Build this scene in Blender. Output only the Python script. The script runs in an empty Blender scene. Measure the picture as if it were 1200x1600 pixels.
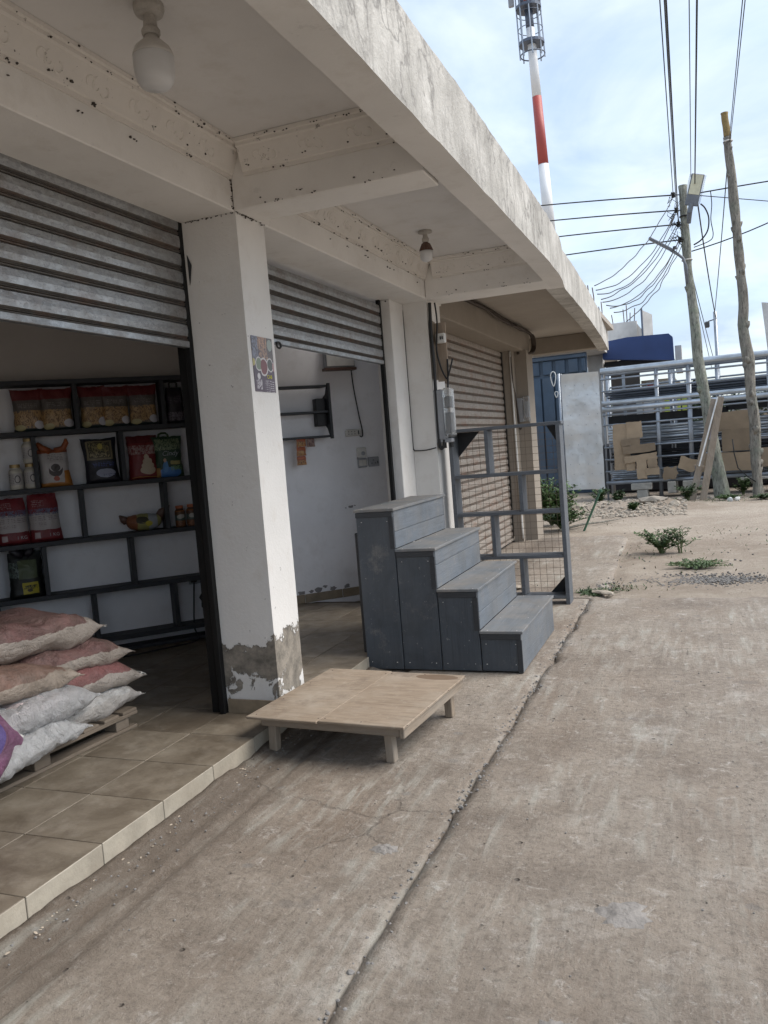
import bpy, math, random
from mathutils import Vector, Matrix, noise
random.seed(7)
R = math.radians
scene = bpy.context.scene
COL = scene.collection

# ------------------------------------------------------------------ camera
cam_d = bpy.data.cameras.new('camera'); cam = bpy.data.objects.new('camera', cam_d); COL.objects.link(cam)
cam_d.sensor_fit = 'VERTICAL'; cam_d.sensor_height = 36.0; cam_d.lens = 28.87; cam_d.clip_start = 0.05; cam_d.clip_end = 1500
def cam_axes(yaw, pit, rol):
    fwd = Vector((-math.sin(yaw)*math.cos(pit), math.cos(yaw)*math.cos(pit), -math.sin(pit)))
    right = Vector((math.cos(yaw), math.sin(yaw), 0)); up = right.cross(fwd)
    r2 = math.cos(rol)*right + math.sin(rol)*up; u2 = -math.sin(rol)*right + math.cos(rol)*up
    return r2, u2, fwd
r_, u_, f_ = cam_axes(.37288, .075459, -.079759)
cam.matrix_world = Matrix(((r_.x, u_.x, -f_.x, 0), (r_.y, u_.y, -f_.y, 0), (r_.z, u_.z, -f_.z, 1.55), (0, 0, 0, 1)))
scene.camera = cam

# ------------------------------------------------------------------ light
SUN_EL, SUN_AZ = R(50), R(72)          # azimuth clockwise from +Y
w = bpy.data.worlds.new('World'); scene.world = w; w.use_nodes = True
nt = w.node_tree; nt.nodes.clear()
def wn(t, **k):
    n = nt.nodes.new(t)
    for a, b in k.items(): setattr(n, a, b)
    return n
out = wn('ShaderNodeOutputWorld'); bg = wn('ShaderNodeBackground'); bg.inputs[1].default_value = 0.10
sky = wn('ShaderNodeTexSky', sky_type='NISHITA', sun_disc=False, sun_elevation=SUN_EL, sun_rotation=SUN_AZ)
sky.air_density = 1.0; sky.dust_density = 2.0
tc = wn('ShaderNodeTexCoord'); sep = wn('ShaderNodeSeparateXYZ'); nt.links.new(tc.outputs['Generated'], sep.inputs[0])
zz = wn('ShaderNodeMath', operation='MAXIMUM'); nt.links.new(sep.outputs[2], zz.inputs[0]); zz.inputs[1].default_value = 0.0
za = wn('ShaderNodeMath', operation='ADD'); nt.links.new(zz.outputs[0], za.inputs[0]); za.inputs[1].default_value = 0.22
dx = wn('ShaderNodeMath', operation='DIVIDE'); nt.links.new(sep.outputs[0], dx.inputs[0]); nt.links.new(za.outputs[0], dx.inputs[1])
dy = wn('ShaderNodeMath', operation='DIVIDE'); nt.links.new(sep.outputs[1], dy.inputs[0]); nt.links.new(za.outputs[0], dy.inputs[1])
cb = wn('ShaderNodeCombineXYZ'); nt.links.new(dx.outputs[0], cb.inputs[0]); nt.links.new(dy.outputs[0], cb.inputs[1])
n1 = wn('ShaderNodeTexNoise'); n1.inputs['Scale'].default_value = 1.5; n1.inputs['Detail'].default_value = 7; n1.inputs['Roughness'].default_value = .52; n1.inputs['Distortion'].default_value = .35
nt.links.new(cb.outputs[0], n1.inputs['Vector'])
cr = wn('ShaderNodeValToRGB'); cr.color_ramp.elements[0].position = .36; cr.color_ramp.elements[0].color = (.45, .45, .45, 1)
cr.color_ramp.elements[1].position = .62; cr.color_ramp.elements[1].color = (1, 1, 1, 1)
nt.links.new(n1.outputs['Fac'], cr.inputs[0])
n2 = wn('ShaderNodeTexNoise'); n2.inputs['Scale'].default_value = 1.9; n2.inputs['Detail'].default_value = 9; n2.inputs['Roughness'].default_value = .56; n2.inputs['Distortion'].default_value = .5; nt.links.new(cb.outputs[0], n2.inputs['Vector'])
cc = wn('ShaderNodeValToRGB'); cc.color_ramp.elements[0].position = .38; cc.color_ramp.elements[0].color = (.26, .32, .415, 1)
cc.color_ramp.elements[1].position = .60; cc.color_ramp.elements[1].color = (.395, .445, .495, 1)
nt.links.new(n2.outputs['Fac'], cc.inputs[0])
sc = wn('ShaderNodeVectorMath', operation='SCALE'); nt.links.new(cc.outputs[0], sc.inputs[0]); sc.inputs['Scale'].default_value = 9.6
mx = wn('ShaderNodeMixRGB'); nt.links.new(cr.outputs[0], mx.inputs[0]); nt.links.new(sky.outputs[0], mx.inputs[1]); nt.links.new(sc.outputs[0], mx.inputs[2])
nt.links.new(mx.outputs[0], bg.inputs[0]); nt.links.new(bg.outputs[0], out.inputs[0])
sd = bpy.data.lights.new('sun', 'SUN'); sd.energy = 1.5; sd.angle = R(45); sd.color = (1, .95, .88)
so = bpy.data.objects.new('sun', sd); COL.objects.link(so)
sv = Vector((math.sin(SUN_AZ)*math.cos(SUN_EL), math.cos(SUN_AZ)*math.cos(SUN_EL), math.sin(SUN_EL)))
so.rotation_euler = sv.to_track_quat('Z', 'Y').to_euler(); so.location = (8, 0, 12)
vs = scene.view_settings; vs.view_transform = 'Standard'; vs.look = 'None'; vs.exposure = 1.38; vs.gamma = 1; vs.use_curve_mapping = False
scene.cycles.max_bounces = 10; scene.cycles.diffuse_bounces = 6

# ------------------------------------------------------------------ materials
MATS = {}
class NT:
    def __init__(s, name):
        s.m = bpy.data.materials.new(name); s.m.use_nodes = True; s.t = s.m.node_tree
        s.b = s.t.nodes['Principled BSDF']; s.tc = None
    def n(s, typ, **k):
        q = s.t.nodes.new(typ)
        for a, b in k.items(): setattr(q, a, b)
        return q
    def l(s, a, b): s.t.links.new(a, b)
    def coord(s, sc=(1, 1, 1), rnd=True):
        if s.tc is None:
            s.tc = s.n('ShaderNodeTexCoord')
            oi = s.n('ShaderNodeObjectInfo'); mu = s.n('ShaderNodeMath', operation='MULTIPLY'); s.l(oi.outputs['Random'], mu.inputs[0]); mu.inputs[1].default_value = 37
            ad = s.n('ShaderNodeVectorMath', operation='ADD'); s.l(s.tc.outputs['Object'], ad.inputs[0]); s.l(mu.outputs[0], ad.inputs[1]); s.rc = ad
        m = s.n('ShaderNodeMapping'); m.inputs['Scale'].default_value = sc
        s.l((s.rc.outputs[0] if rnd else s.tc.outputs['Object']), m.inputs[0]); return m.outputs[0]
    def noise(s, scale, detail=5, rough=.55, sc=(1, 1, 1), dist=0, rnd=True):
        q = s.n('ShaderNodeTexNoise'); q.inputs['Scale'].default_value = scale; q.inputs['Detail'].default_value = detail
        q.inputs['Roughness'].default_value = rough; q.inputs['Distortion'].default_value = dist
        s.l(s.coord(sc, rnd), q.inputs['Vector']); return q.outputs['Fac']
    def ramp(s, fac, stops):
        q = s.n('ShaderNodeValToRGB'); e = q.color_ramp.elements
        while len(e) < len(stops): e.new(.5)
        for i, (p, c) in enumerate(stops):
            e[i].position = p; e[i].color = (c, c, c, 1) if isinstance(c, (int, float)) else (*c, 1)
        s.l(fac, q.inputs[0]); return q.outputs[0]
    def mix(s, fac, a, b, mode='MIX'):
        q = s.n('ShaderNodeMixRGB', blend_type=mode)
        for i, x in enumerate((fac, a, b)):
            if hasattr(x, 'is_linked'): s.l(x, q.inputs[i])
            elif i == 0: q.inputs[0].default_value = x
            else: q.inputs[i].default_value = (*x, 1) if isinstance(x, tuple) else (x, x, x, 1)
        return q.outputs[0]
    def math(s, op, a, b=None, c=None, clamp=False):
        q = s.n('ShaderNodeMath', operation=op); q.use_clamp = clamp
        for i, x in enumerate((a, b, c)):
            if x is None: continue
            if hasattr(x, 'is_linked'): s.l(x, q.inputs[i])
            else: q.inputs[i].default_value = x
        return q.outputs[0]
    def color(s, c): 
        if hasattr(c, 'is_linked'): s.l(c, s.b.inputs['Base Color'])
        else: s.b.inputs['Base Color'].default_value = (*c, 1)
    def rough(s, r):
        if hasattr(r, 'is_linked'): s.l(r, s.b.inputs['Roughness'])
        else: s.b.inputs['Roughness'].default_value = r
    def bump(s, h, dist=.01, strength=1.0):
        q = s.n('ShaderNodeBump'); q.inputs['Distance'].default_value = dist; q.inputs['Strength'].default_value = strength
        s.l(h, q.inputs['Height'])
        if s.b.inputs['Normal'].is_linked: s.l(s.b.inputs['Normal'].links[0].from_socket, q.inputs['Normal'])
        s.l(q.outputs[0], s.b.inputs['Normal'])
def sc3(c, k): return tuple(min(1, x*k) for x in c)
def simple(name, col, rough=.7, metal=0, var=.15, scale=6, bump=.002, bscale=60, sc=(1, 1, 1), dirt=None, dirt_amt=.4, spec=.5, trans=0, objvar=0):
    t = NT(name)
    a = t.mix(t.ramp(t.noise(scale, 6, .6, sc), [(.3, 0), (.7, 1)]), sc3(col, 1-var), sc3(col, 1+var))
    if dirt:
        a = t.mix(t.ramp(t.noise(scale*.45, 8, .65), [(.45, 0), (.75, dirt_amt)]), a, dirt)
    if objvar:
        oi = t.n('ShaderNodeObjectInfo'); a = t.mix(1.0, a, t.ramp(oi.outputs['Random'], [(0, 1-objvar), (1, 1+0*objvar)]), 'MULTIPLY')
    t.color(a); t.rough(rough); t.b.inputs['Metallic'].default_value = metal; t.b.inputs['Specular IOR Level'].default_value = spec
    if trans: t.b.inputs['Transmission Weight'].default_value = trans
    if bump: t.bump(t.noise(bscale, 4, .6, sc), bump)
    MATS[name] = t.m; return t.m

def m_paint(name, base, spots=.0, tan=(.42, .36, .29), spot_scale=9):
    t = NT(name)
    a = t.mix(t.ramp(t.noise(1.3, 5, .6), [(.35, 0), (.7, 1)]), sc3(base, .9), sc3(base, 1.03))
    a = t.mix(t.ramp(t.noise(5, 8, .7), [(.52, 0), (.8, .35)]), a, tan)
    if spots:
        a = t.mix(t.ramp(t.noise(spot_scale, 6, .75), [(.63, 0), (.68, spots)]), a, (.10, .085, .07))
        a = t.mix(t.ramp(t.noise(38, 3, .6), [(.71, 0), (.735, spots)]), a, (.07, .06, .05))
    t.color(a); t.rough(.82); t.bump(t.noise(70, 4, .6), .0012); t.bump(t.noise(4, 5, .6), .006, .5)
    MATS[name] = t.m; return t.m
m_paint('white_paint', (.70, .68, .65))
m_paint('white_paint_beam', (.76, .735, .70), spots=.12)
m_paint('cornice_paint', (.72, .68, .63), spots=.85, spot_scale=16)
m_paint('ceiling_paint', (.68, .66, .64))
m_paint('wall_inside', (.82, .815, .835), tan=(.45, .42, .40))
m_paint('beige_beam', (.29, .25, .205), spots=.3)
m_paint('far_soffit', (.37, .33, .285), spots=.3, tan=(.25, .21, .17))
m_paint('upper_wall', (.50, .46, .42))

def m_column():
    t = NT('column_paint')
    base = (.72, .70, .67)
    a = t.mix(t.ramp(t.noise(1.3, 5, .6), [(.35, 0), (.7, 1)]), sc3(base, .88), base)
    a = t.mix(t.ramp(t.noise(6, 8, .7), [(.55, 0), (.8, .4)]), a, (.5, .44, .37))
    a = t.mix(t.ramp(t.noise(30, 3, .6), [(.70, 0), (.73, .6)]), a, (.12, .10, .09))
    s = t.n('ShaderNodeSeparateXYZ'); t.l(t.coord(rnd=False), s.inputs[0]); z = s.outputs[2]
    # peeled plaster: a band from the base up to about half a metre with a torn upper edge, flakes of paint left in it
    up = t.math('ADD', z, t.math('MULTIPLY', t.math('SUBTRACT', t.noise(5.5, 7, .7), .5), .55))
    band = t.ramp(up, [(.53, 1), (.535, 0)])
    flakes = t.ramp(t.math('SUBTRACT', t.noise(6, 9, .7, dist=.6), t.math('MULTIPLY', t.math('SUBTRACT', z, .36), .55)), [(.585, 1), (.592, 0)])
    peel = t.math('MULTIPLY', band, flakes)
    raw = t.mix(t.ramp(t.noise(14, 8, .7), [(.35, 0), (.65, 1)]), (.12, .108, .09), (.30, .265, .22))
    a = t.mix(peel, a, raw)
    t.color(a); t.rough(.85)
    t.bump(t.math('MULTIPLY', t.math('SUBTRACT', 1, peel), 1), .012); t.bump(t.noise(60, 5, .6), .002)
    MATS['column_paint'] = t.m
m_column()

def m_ground():
    t = NT('screeded_concrete')
    big = t.noise(.55, 6, .6, rnd=False); mid = t.noise(2.6, 8, .68, rnd=False); fine = t.noise(28, 8, .75, rnd=False); gr = t.noise(160, 4, .7, rnd=False)
    a = t.mix(t.ramp(mid, [(.33, 0), (.68, 1)]), (.155, .122, .094), (.30, .255, .208))
    a = t.mix(t.ramp(big, [(.42, 0), (.62, .65)]), a, (.33, .288, .24))
    a = t.mix(t.ramp(t.noise(1.6, 9, .72, dist=.4, rnd=False), [(.55, 0), (.66, .6)]), a, (.42, .39, .35))
    a = t.mix(t.ramp(t.noise(.9, 7, .7, sc=(1.6, .6, 1), rnd=False), [(.50, 0), (.66, .7)]), a, (.19, .142, .104))
    a = t.mix(t.ramp(fine, [(.28, .8), (.5, 0)]), a, (.10, .082, .065))
    a = t.mix(t.ramp(t.noise(9, 9, .8, dist=.3, rnd=False), [(.30, .7), (.47, 0)]), a, (.15, .12, .095))
    a = t.mix(t.ramp(t.noise(11, 8, .8, dist=.6, rnd=False), [(.56, 0), (.68, .75)]), a, (.47, .44, .40))
    a = t.mix(t.ramp(t.noise(70, 4, .7, rnd=False), [(.62, 0), (.74, .6)]), a, (.52, .49, .45))
    a = t.mix(t.ramp(t.noise(55, 4, .7, rnd=False), [(.30, .7), (.40, 0)]), a, (.09, .075, .06))
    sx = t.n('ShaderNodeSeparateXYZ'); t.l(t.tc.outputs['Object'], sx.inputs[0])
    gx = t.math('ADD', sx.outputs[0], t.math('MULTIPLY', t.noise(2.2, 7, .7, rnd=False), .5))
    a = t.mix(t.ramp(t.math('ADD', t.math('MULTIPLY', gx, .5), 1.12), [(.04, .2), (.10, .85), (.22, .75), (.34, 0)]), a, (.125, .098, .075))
    a = t.mix(t.ramp(fine, [(.55, 0), (.85, .5)]), a, (.45, .42, .38))
    # stains: wet looking dark patches with their own outline
    a = t.mix(t.ramp(t.noise(1.15, 6, .6, sc=(1, 1.3, 1), rnd=False), [(.655, 0), (.68, .5)]), a, (.15, .13, .115))
    # pits
    v = t.n('ShaderNodeTexVoronoi'); v.inputs['Scale'].default_value = 7.5; t.l(t.coord(rnd=False), v.inputs['Vector'])
    pit = t.math('MULTIPLY', t.ramp(v.outputs['Distance'], [(.045, 1), (.085, 0)]), t.ramp(t.noise(5.1, 3, .5, rnd=False), [(.44, 0), (.50, 1)]))
    v2 = t.n('ShaderNodeTexVoronoi'); v2.inputs['Scale'].default_value = 17; v2.inputs['Randomness'].default_value = 1; t.l(t.coord((1, .75, 1), False), v2.inputs['Vector'])
    pit2 = t.math('MULTIPLY', t.ramp(v2.outputs['Distance'], [(.04, .55), (.11, 0)]), t.ramp(t.noise(2.3, 5, .6, rnd=False), [(.53, 0), (.58, 1)]))
    pit = t.math('MAXIMUM', pit, pit2)
    v3 = t.n('ShaderNodeTexVoronoi'); v3.inputs['Scale'].default_value = 4.2; t.l(t.coord((1, 1.3, 1), False), v3.inputs['Vector'])
    scab = t.math('MULTIPLY', t.ramp(t.math('ADD', v3.outputs['Distance'], t.math('MULTIPLY', t.noise(16, 6, .7, rnd=False), .22)), [(.20, .8), (.235, 0)]), t.ramp(t.noise(.9, 3, .5, rnd=False), [(.45, 0), (.55, 1)]))
    a = t.mix(t.math('MULTIPLY', scab, .8), a, (.17, .158, .145))
    a = t.mix(t.math('MULTIPLY', pit, .75), a, (.085, .068, .055))
    # broom streaks: long soft drags in two directions, only in patches
    def drag(rot, sc_):
        mp = t.n('ShaderNodeMapping'); mp.inputs['Rotation'].default_value = (0, 0, rot); mp.inputs['Scale'].default_value = sc_; t.l(t.tc.outputs['Object'], mp.inputs[0])
        q = t.n('ShaderNodeTexNoise'); q.inputs['Scale'].default_value = 5; q.inputs['Detail'].default_value = 5; q.inputs['Roughness'].default_value = .6; q.inputs['Distortion'].default_value = .5
        t.l(mp.outputs[0], q.inputs['Vector']); return q.outputs['Fac']
    ws = t.mix(t.ramp(t.noise(.7, 3, .5, rnd=False), [(.45, 0), (.55, 1)]), drag(.35, (3.2, .42, 1)), drag(-.25, (3.6, .5, 1)))
    wk = t.ramp(t.noise(1.1, 5, .6, rnd=False), [(.42, 0), (.62, 1)])
    a = t.mix(t.math('MULTIPLY', t.ramp(ws, [(.50, 0), (.66, 1)]), t.math('MULTIPLY', wk, .55)), a, (.41, .41, .365))
    a = t.mix(t.math('MULTIPLY', t.ramp(ws, [(.32, 1), (.46, 0)]), t.math('MULTIPLY', wk, .5)), a, (.15, .13, .105))
    vc = t.n('ShaderNodeTexVoronoi', feature='DISTANCE_TO_EDGE'); vc.inputs['Scale'].default_value = .62
    nc = t.n('ShaderNodeTexNoise'); nc.inputs['Scale'].default_value = 2.2; nc.inputs['Detail'].default_value = 8; nc.inputs['Roughness'].default_value = .65; t.l(t.coord(rnd=False), nc.inputs['Vector'])
    t.l(t.mix(.22, t.coord(rnd=False), nc.outputs['Color']), vc.inputs['Vector'])
    hair = t.math('MULTIPLY', t.ramp(vc.outputs['Distance'], [(.0, 1), (.0022, 0)]), t.ramp(t.noise(.8, 3, .5, rnd=False), [(.53, 0), (.60, .4)]))
    a = t.mix(hair, a, (.07, .058, .048))
    t.color(a); t.rough(t.ramp(mid, [(.3, .72), (.7, .93)])); t.bump(t.math('SUBTRACT', 1, hair), .008)
    t.bump(gr, .003); t.bump(fine, .012); t.bump(ws, .012, .5); t.bump(mid, .02, .5); t.bump(t.math('SUBTRACT', 1, pit), .012)
    MATS['screeded_concrete'] = t.m
m_ground()

def m_dirt():
    t = NT('dry_dirt')
    a = t.mix(t.ramp(t.noise(.5, 7, .65, rnd=False), [(.35, 0), (.65, 1)]), (.275, .222, .172), (.42, .36, .295))
    a = t.mix(t.ramp(t.noise(3.1, 8, .7, rnd=False), [(.5, 0), (.72, .7)]), a, (.46, .40, .33))
    a = t.mix(t.ramp(t.noise(24, 8, .8, rnd=False), [(.3, .75), (.47, 0)]), a, (.13, .10, .08))
    a = t.mix(t.ramp(t.noise(40, 4, .7, rnd=False), [(.62, 0), (.7, .7)]), a, (.5, .46, .42))
    t.color(a); t.rough(.95); t.bump(t.noise(24, 8, .75, rnd=False), .03); t.bump(t.noise(120, 4, .7, rnd=False), .008); MATS['dry_dirt'] = t.m
m_dirt()

def m_tile():
    t = NT('floor_tile_glaze')
    a = t.mix(t.ramp(t.noise(4, 8, .65, dist=.5), [(.35, 0), (.65, 1)]), (.125, .100, .072), (.225, .19, .145))
    a = t.mix(t.ramp(t.noise(9, 8, .7), [(.5, 0), (.72, .5)]), a, (.31, .275, .225))
    a = t.mix(t.ramp(t.noise(2.2, 7, .7, dist=.8), [(.52, 0), (.66, .7)]), a, (.10, .078, .055))
    t.color(a); t.rough(t.ramp(t.noise(6, 6, .6), [(.3, .32), (.7, .6)])); t.bump(t.noise(40, 4, .6), .0012); MATS['floor_tile_glaze'] = t.m
m_tile()
simple('riser_tile_glaze', (.35, .315, .255), .5, var=.2, scale=7, dirt=(.25, .2, .15), dirt_amt=.5)
simple('grout', (.07, .055, .042), .95, bump=.004)
simple('skirting_tile', (.25, .20, .14), .5, var=.25, scale=9)

def m_fascia():
    t = NT('raw_cement_render')
    a = t.mix(t.ramp(t.noise(2.2, 7, .62), [(.35, 0), (.65, 1)]), (.35, .335, .305), (.58, .56, .52))
    # vertical water streaks and dark cracks
    a = t.mix(t.ramp(t.noise(7, 6, .7, sc=(1, 1, .22), dist=1.2), [(.50, 0), (.66, .65)]), a, (.25, .235, .215))
    v = t.n('ShaderNodeTexVoronoi', feature='DISTANCE_TO_EDGE'); v.inputs['Scale'].default_value = 5.5
    ns = t.n('ShaderNodeTexNoise'); ns.inputs['Scale'].default_value = 5; ns.inputs['Detail'].default_value = 5; t.l(t.coord(rnd=False), ns.inputs['Vector'])
    mm = t.mix(.32, t.coord((1, 1, .55), False), ns.outputs['Color']); t.l(mm, v.inputs['Vector'])
    crk = t.math('MULTIPLY', t.ramp(v.outputs['Distance'], [(.0, 1), (.06, 0)]), t.ramp(t.noise(1.7, 4, .6), [(.42, 0), (.56, .7)]))
    a = t.mix(crk, a, (.17, .16, .15))
    a = t.mix(t.ramp(t.noise(26, 5, .7), [(.66, 0), (.72, .6)]), a, (.62, .6, .55))
    t.color(a); t.rough(.92); t.bump(t.noise(45, 6, .7), .006); t.bump(t.noise(9, 6, .7), .012); MATS['raw_cement_render'] = t.m
m_fascia()

def m_galv(name, base, rust=0, metal=.55, rough=.42, spang=22):
    t = NT(name)
    v = t.n('ShaderNodeTexVoronoi'); v.inputs['Scale'].default_value = spang*3; t.l(t.coord((.6, .6, 1)), v.inputs['Vector'])
    a = t.mix(t.ramp(v.outputs['Color'], [(.0, 0), (1, 1)]), sc3(base, .78), sc3(base, 1.15))
    wv = t.n('ShaderNodeTexWave'); wv.inputs['Scale'].default_value = 14; wv.inputs['Distortion'].default_value = 9; wv.inputs['Detail'].default_value = 2; wv.inputs['Detail Scale'].default_value = 1.6
    t.l(t.coord((.8, .8, 1.4)), wv.inputs['Vector'])
    a = t.mix(t.ramp(wv.outputs['Fac'], [(.36, 0), (.5, .55), (.64, 0)]), a, sc3(base, .4))
    a = t.mix(t.ramp(t.noise(4, 8, .7), [(.5, 0), (.75, .6)]), a, (.20, .165, .13))
    if rust: a = t.mix(t.ramp(t.noise(3, 8, .7, sc=(1, 1, 3)), [(.5, 0), (.66, rust)]), a, (.22, .09, .045))
    t.color(a); t.b.inputs['Metallic'].default_value = metal; t.rough(t.ramp(t.noise(12, 6, .6), [(.3, rough-.08), (.7, rough+.25)]))
    t.bump(t.noise(90, 4, .6), .0015); MATS[name] = t.m
m_galv('galvanised_shutter', (.38, .39, .40), .12, metal=.85, rough=.36)
m_galv('shutter_seam', (.13, .12, .11), .3, metal=.4, rough=.5)
m_galv('beige_seam', (.20, .165, .135), .5, metal=.2, rough=.6)
m_galv('beige_shutter', (.34, .30, .26), .35, metal=.15, rough=.55)
def m_sheet():
    t = NT('galvanised_sheet'); a = t.mix(t.ramp(t.noise(1.2, 5, .55), [(.35, 0), (.65, 1)]), (.60, .615, .61), (.74, .75, .74)); a = t.mix(t.ramp(t.noise(5, 6, .6, (1, 1, .3)), [(.55, 0), (.75, .2)]), a, (.36, .35, .32))
    t.color(a); t.b.inputs['Metallic'].default_value = .45; t.rough(t.ramp(t.noise(2.5, 5, .6), [(.35, .30), (.65, .5)])); t.bump(t.noise(1.6, 3, .5), .05); t.bump(t.noise(7, 4, .5), .006); MATS['galvanised_sheet'] = t.m
m_sheet()
simple('galvanised_pipe', (.34, .37, .41), .38, metal=.6, var=.2, scale=3, bump=0)
simple('bright_pipe', (.52, .56, .60), .33, metal=.65, var=.2, scale=3, bump=0)
simple('dark_pipe', (.10, .115, .14), .45, metal=.5, var=.3, scale=3, bump=0)
simple('black_steel', (.018, .018, .02), .5, metal=.2, var=.3, bump=.001)

def m_wood(name, col, rough=.75, axis=1, grey=(.28, .25, .21), g=.4, var=.25):
    t = NT(name); sc = [7, 7, 7]; sc[axis] = .7
    a = t.mix(t.ramp(t.noise(4, 8, .65, tuple(sc), dist=.4), [(.3, 0), (.7, 1)]), sc3(col, 1-var), sc3(col, 1+var))
    if 'painted' in name:
        a = t.mix(t.ramp(t.noise(5, 8, .75), [(.56, 0), (.72, .5)]), a, (.27, .245, .215))
        a = t.mix(t.ramp(t.noise(34, 5, .7), [(.665, 0), (.70, .8)]), a, (.34, .33, .31))
        a = t.mix(t.ramp(t.noise(2.6, 6, .7, dist=.6), [(.36, .5), (.5, 0)]), a, sc3(col, .55))
    sc2 = [30, 30, 30]; sc2[axis] = 1.2
    a = t.mix(t.ramp(t.noise(3, 5, .6, tuple(sc2)), [(.58, 0), (.72, .55)]), a, sc3(col, .45))
    a = t.mix(t.ramp(t.noise(2.2, 8, .7), [(.42, 0), (.7, g)]), a, grey)
    t.color(a); t.rough(rough); t.bump(t.noise(3, 6, .6, tuple(sc2)), .003); MATS[name] = t.m
m_wood('grey_painted_shaded', (.047, .058, .072), .50, 2, grey=(.085, .087, .09), g=.35, var=.13)  # side planks: grey darkened in the colour to show their shaded facing
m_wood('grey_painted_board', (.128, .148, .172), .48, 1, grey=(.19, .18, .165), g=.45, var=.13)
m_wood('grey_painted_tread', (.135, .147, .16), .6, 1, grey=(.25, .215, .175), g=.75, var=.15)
m_wood('rack_grey_paint', (.026, .029, .034), .6, 0, grey=(.04, .04, .04), g=.3, var=.15)
m_wood('rack_frame_paint', (.105, .115, .13), .5, 0, grey=(.15, .15, .15), g=.3, var=.12)
def m_ply():
    t = NT('weathered_plywood'); t.coord(rnd=False)
    a = t.mix(t.ramp(t.noise(3, 8, .65, (2.0, 14, 2), dist=.5), [(.3, 0), (.7, 1)]), (.19, .142, .10), (.315, .25, .185))
    a = t.mix(t.ramp(t.noise(2.2, 8, .7), [(.45, 0), (.68, .75)]), a, (.36, .31, .25))
    a = t.mix(t.ramp(t.noise(4, 5, .6, (1, 28, 1)), [(.62, 0), (.7, .5)]), a, (.13, .09, .06))
    a = t.mix(t.ramp(t.noise(3.4, 8, .75), [(.54, 0), (.66, .6)]), a, (.14, .105, .08))
    a = t.mix(t.ramp(t.noise(18, 7, .8), [(.56, 0), (.68, .6)]), a, (.36, .31, .25))
    # round water stain near the far corner
    s = t.n('ShaderNodeSeparateXYZ'); t.l(t.coord(rnd=False), s.inputs[0])
    ex = t.math('DIVIDE', t.math('SUBTRACT', s.outputs[0], .74), .13); ey = t.math('DIVIDE', t.math('SUBTRACT', s.outputs[1], .83), .05)
    d = t.math('ADD', t.math('ADD', t.math('POWER', ex, 2), t.math('POWER', ey, 2)), t.math('MULTIPLY', t.noise(14, 4), .5))
    a = t.mix(t.ramp(d, [(.0, .85), (.98, .8), (1.0, 0)]), a, (.10, .062, .035)) if False else t.mix(t.math('MULTIPLY', t.math('LESS_THAN', d, 1.25), .8), a, (.12, .075, .045))
    t.color(a); t.rough(.78); t.bump(t.noise(3, 6, .6, (2, 25, 2)), .002); MATS['weathered_plywood'] = t.m
m_ply()
m_wood('old_timber', (.25, .20, .15), .85, 0, grey=(.30, .27, .23), g=.6)
m_wood('old_timber_y', (.25, .20, .15), .85, 1, grey=(.30, .27, .23), g=.6)
m_wood('old_timber_z', (.25, .20, .15), .85, 2, grey=(.32, .29, .25), g=.6)
m_wood('pale_timber', (.32, .25, .19), .8, 2, grey=(.38, .34, .29), g=.5)
m_wood('pallet_timber', (.17, .135, .10), .85, 1, grey=(.24, .2, .16), g=.5)
def m_bark(name, c1, c2, c3):
    t = NT(name)
    a = t.mix(t.ramp(t.noise(6, 8, .7, (3, 3, .8)), [(.35, 0), (.65, 1)]), c1, c2)
    a = t.mix(t.ramp(t.noise(2.4, 6, .65), [(.52, 0), (.68, .8)]), a, c3)
    a = t.mix(t.ramp(t.noise(16, 5, .7, (2, 2, .5)), [(.54, 0), (.64, .85)]), a, sc3(c1, .35))
    t.color(a); t.rough(.95); t.bump(t.noise(14, 6, .7, (2, 2, .5)), .03); MATS[name] = t.m
m_bark('pole_bark', (.15, .155, .13), (.36, .365, .31), (.22, .27, .19))
m_bark('knotty_bark', (.13, .118, .10), (.31, .29, .25), (.17, .185, .15))
simple('cut_wood', (.22, .155, .06), .8, var=.3, scale=14)
simple('cardboard', (.38, .285, .19), .85, var=.15, scale=3, dirt=(.5, .38, .26), bump=.006, bscale=9, objvar=.45)
simple('cement_block', (.36, .34, .30), .95, var=.2, scale=9, bump=.01, bscale=40)
simple('cement_lump_grey', (.215, .20, .185), .95, var=.25, scale=14, bump=.012, bscale=30)
simple('stone_pale', (.33, .29, .24), .95, var=.25, scale=9, bump=.01, bscale=30)
simple('gravel_grey', (.22, .21, .20), .95, var=.4, scale=30, objvar=.3)
simple('black_cable', (.015, .015, .016), .55, var=.1, bump=0)
simple('brown_cable', (.06, .045, .035), .7, var=.3, bump=.002)
simple('black_rubber', (.02, .02, .02), .6, bump=.001)
simple('rail_black', (.008, .008, .008), .6, bump=.001, spec=.25)
simple('grey_plastic', (.30, .31, .33), .45, var=.12, bump=.0005)
simple('white_plastic', (.62, .61, .58), .42, var=.1, bump=.0005, dirt=(.3, .26, .2), dirt_amt=.4)
simple('dark_plastic', (.05, .052, .058), .45, var=.1, bump=.0005)
simple('porcelain_dirty', (.42, .39, .35), .5, var=.2, scale=20, dirt=(.05, .04, .035), dirt_amt=.7)
simple('porcelain_dark', (.06, .05, .042), .9, bump=0)
simple('bulb_diffuser', (.60, .60, .60), .32, var=.03, bump=0, dirt=(.42, .38, .33), dirt_amt=.3)
simple('bulb_body_white', (.50, .475, .44), .4, var=.1, bump=0)
simple('bulb_body_brown', (.10, .055, .04), .45, var=.2, bump=0)
simple('blue_panel_paint', (.045, .075, .115), .55, var=.2, scale=2, dirt=(.12, .13, .14), dirt_amt=.4)
simple('blue_awning', (.022, .05, .16), .5, var=.15, scale=1.5, bump=0)
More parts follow.
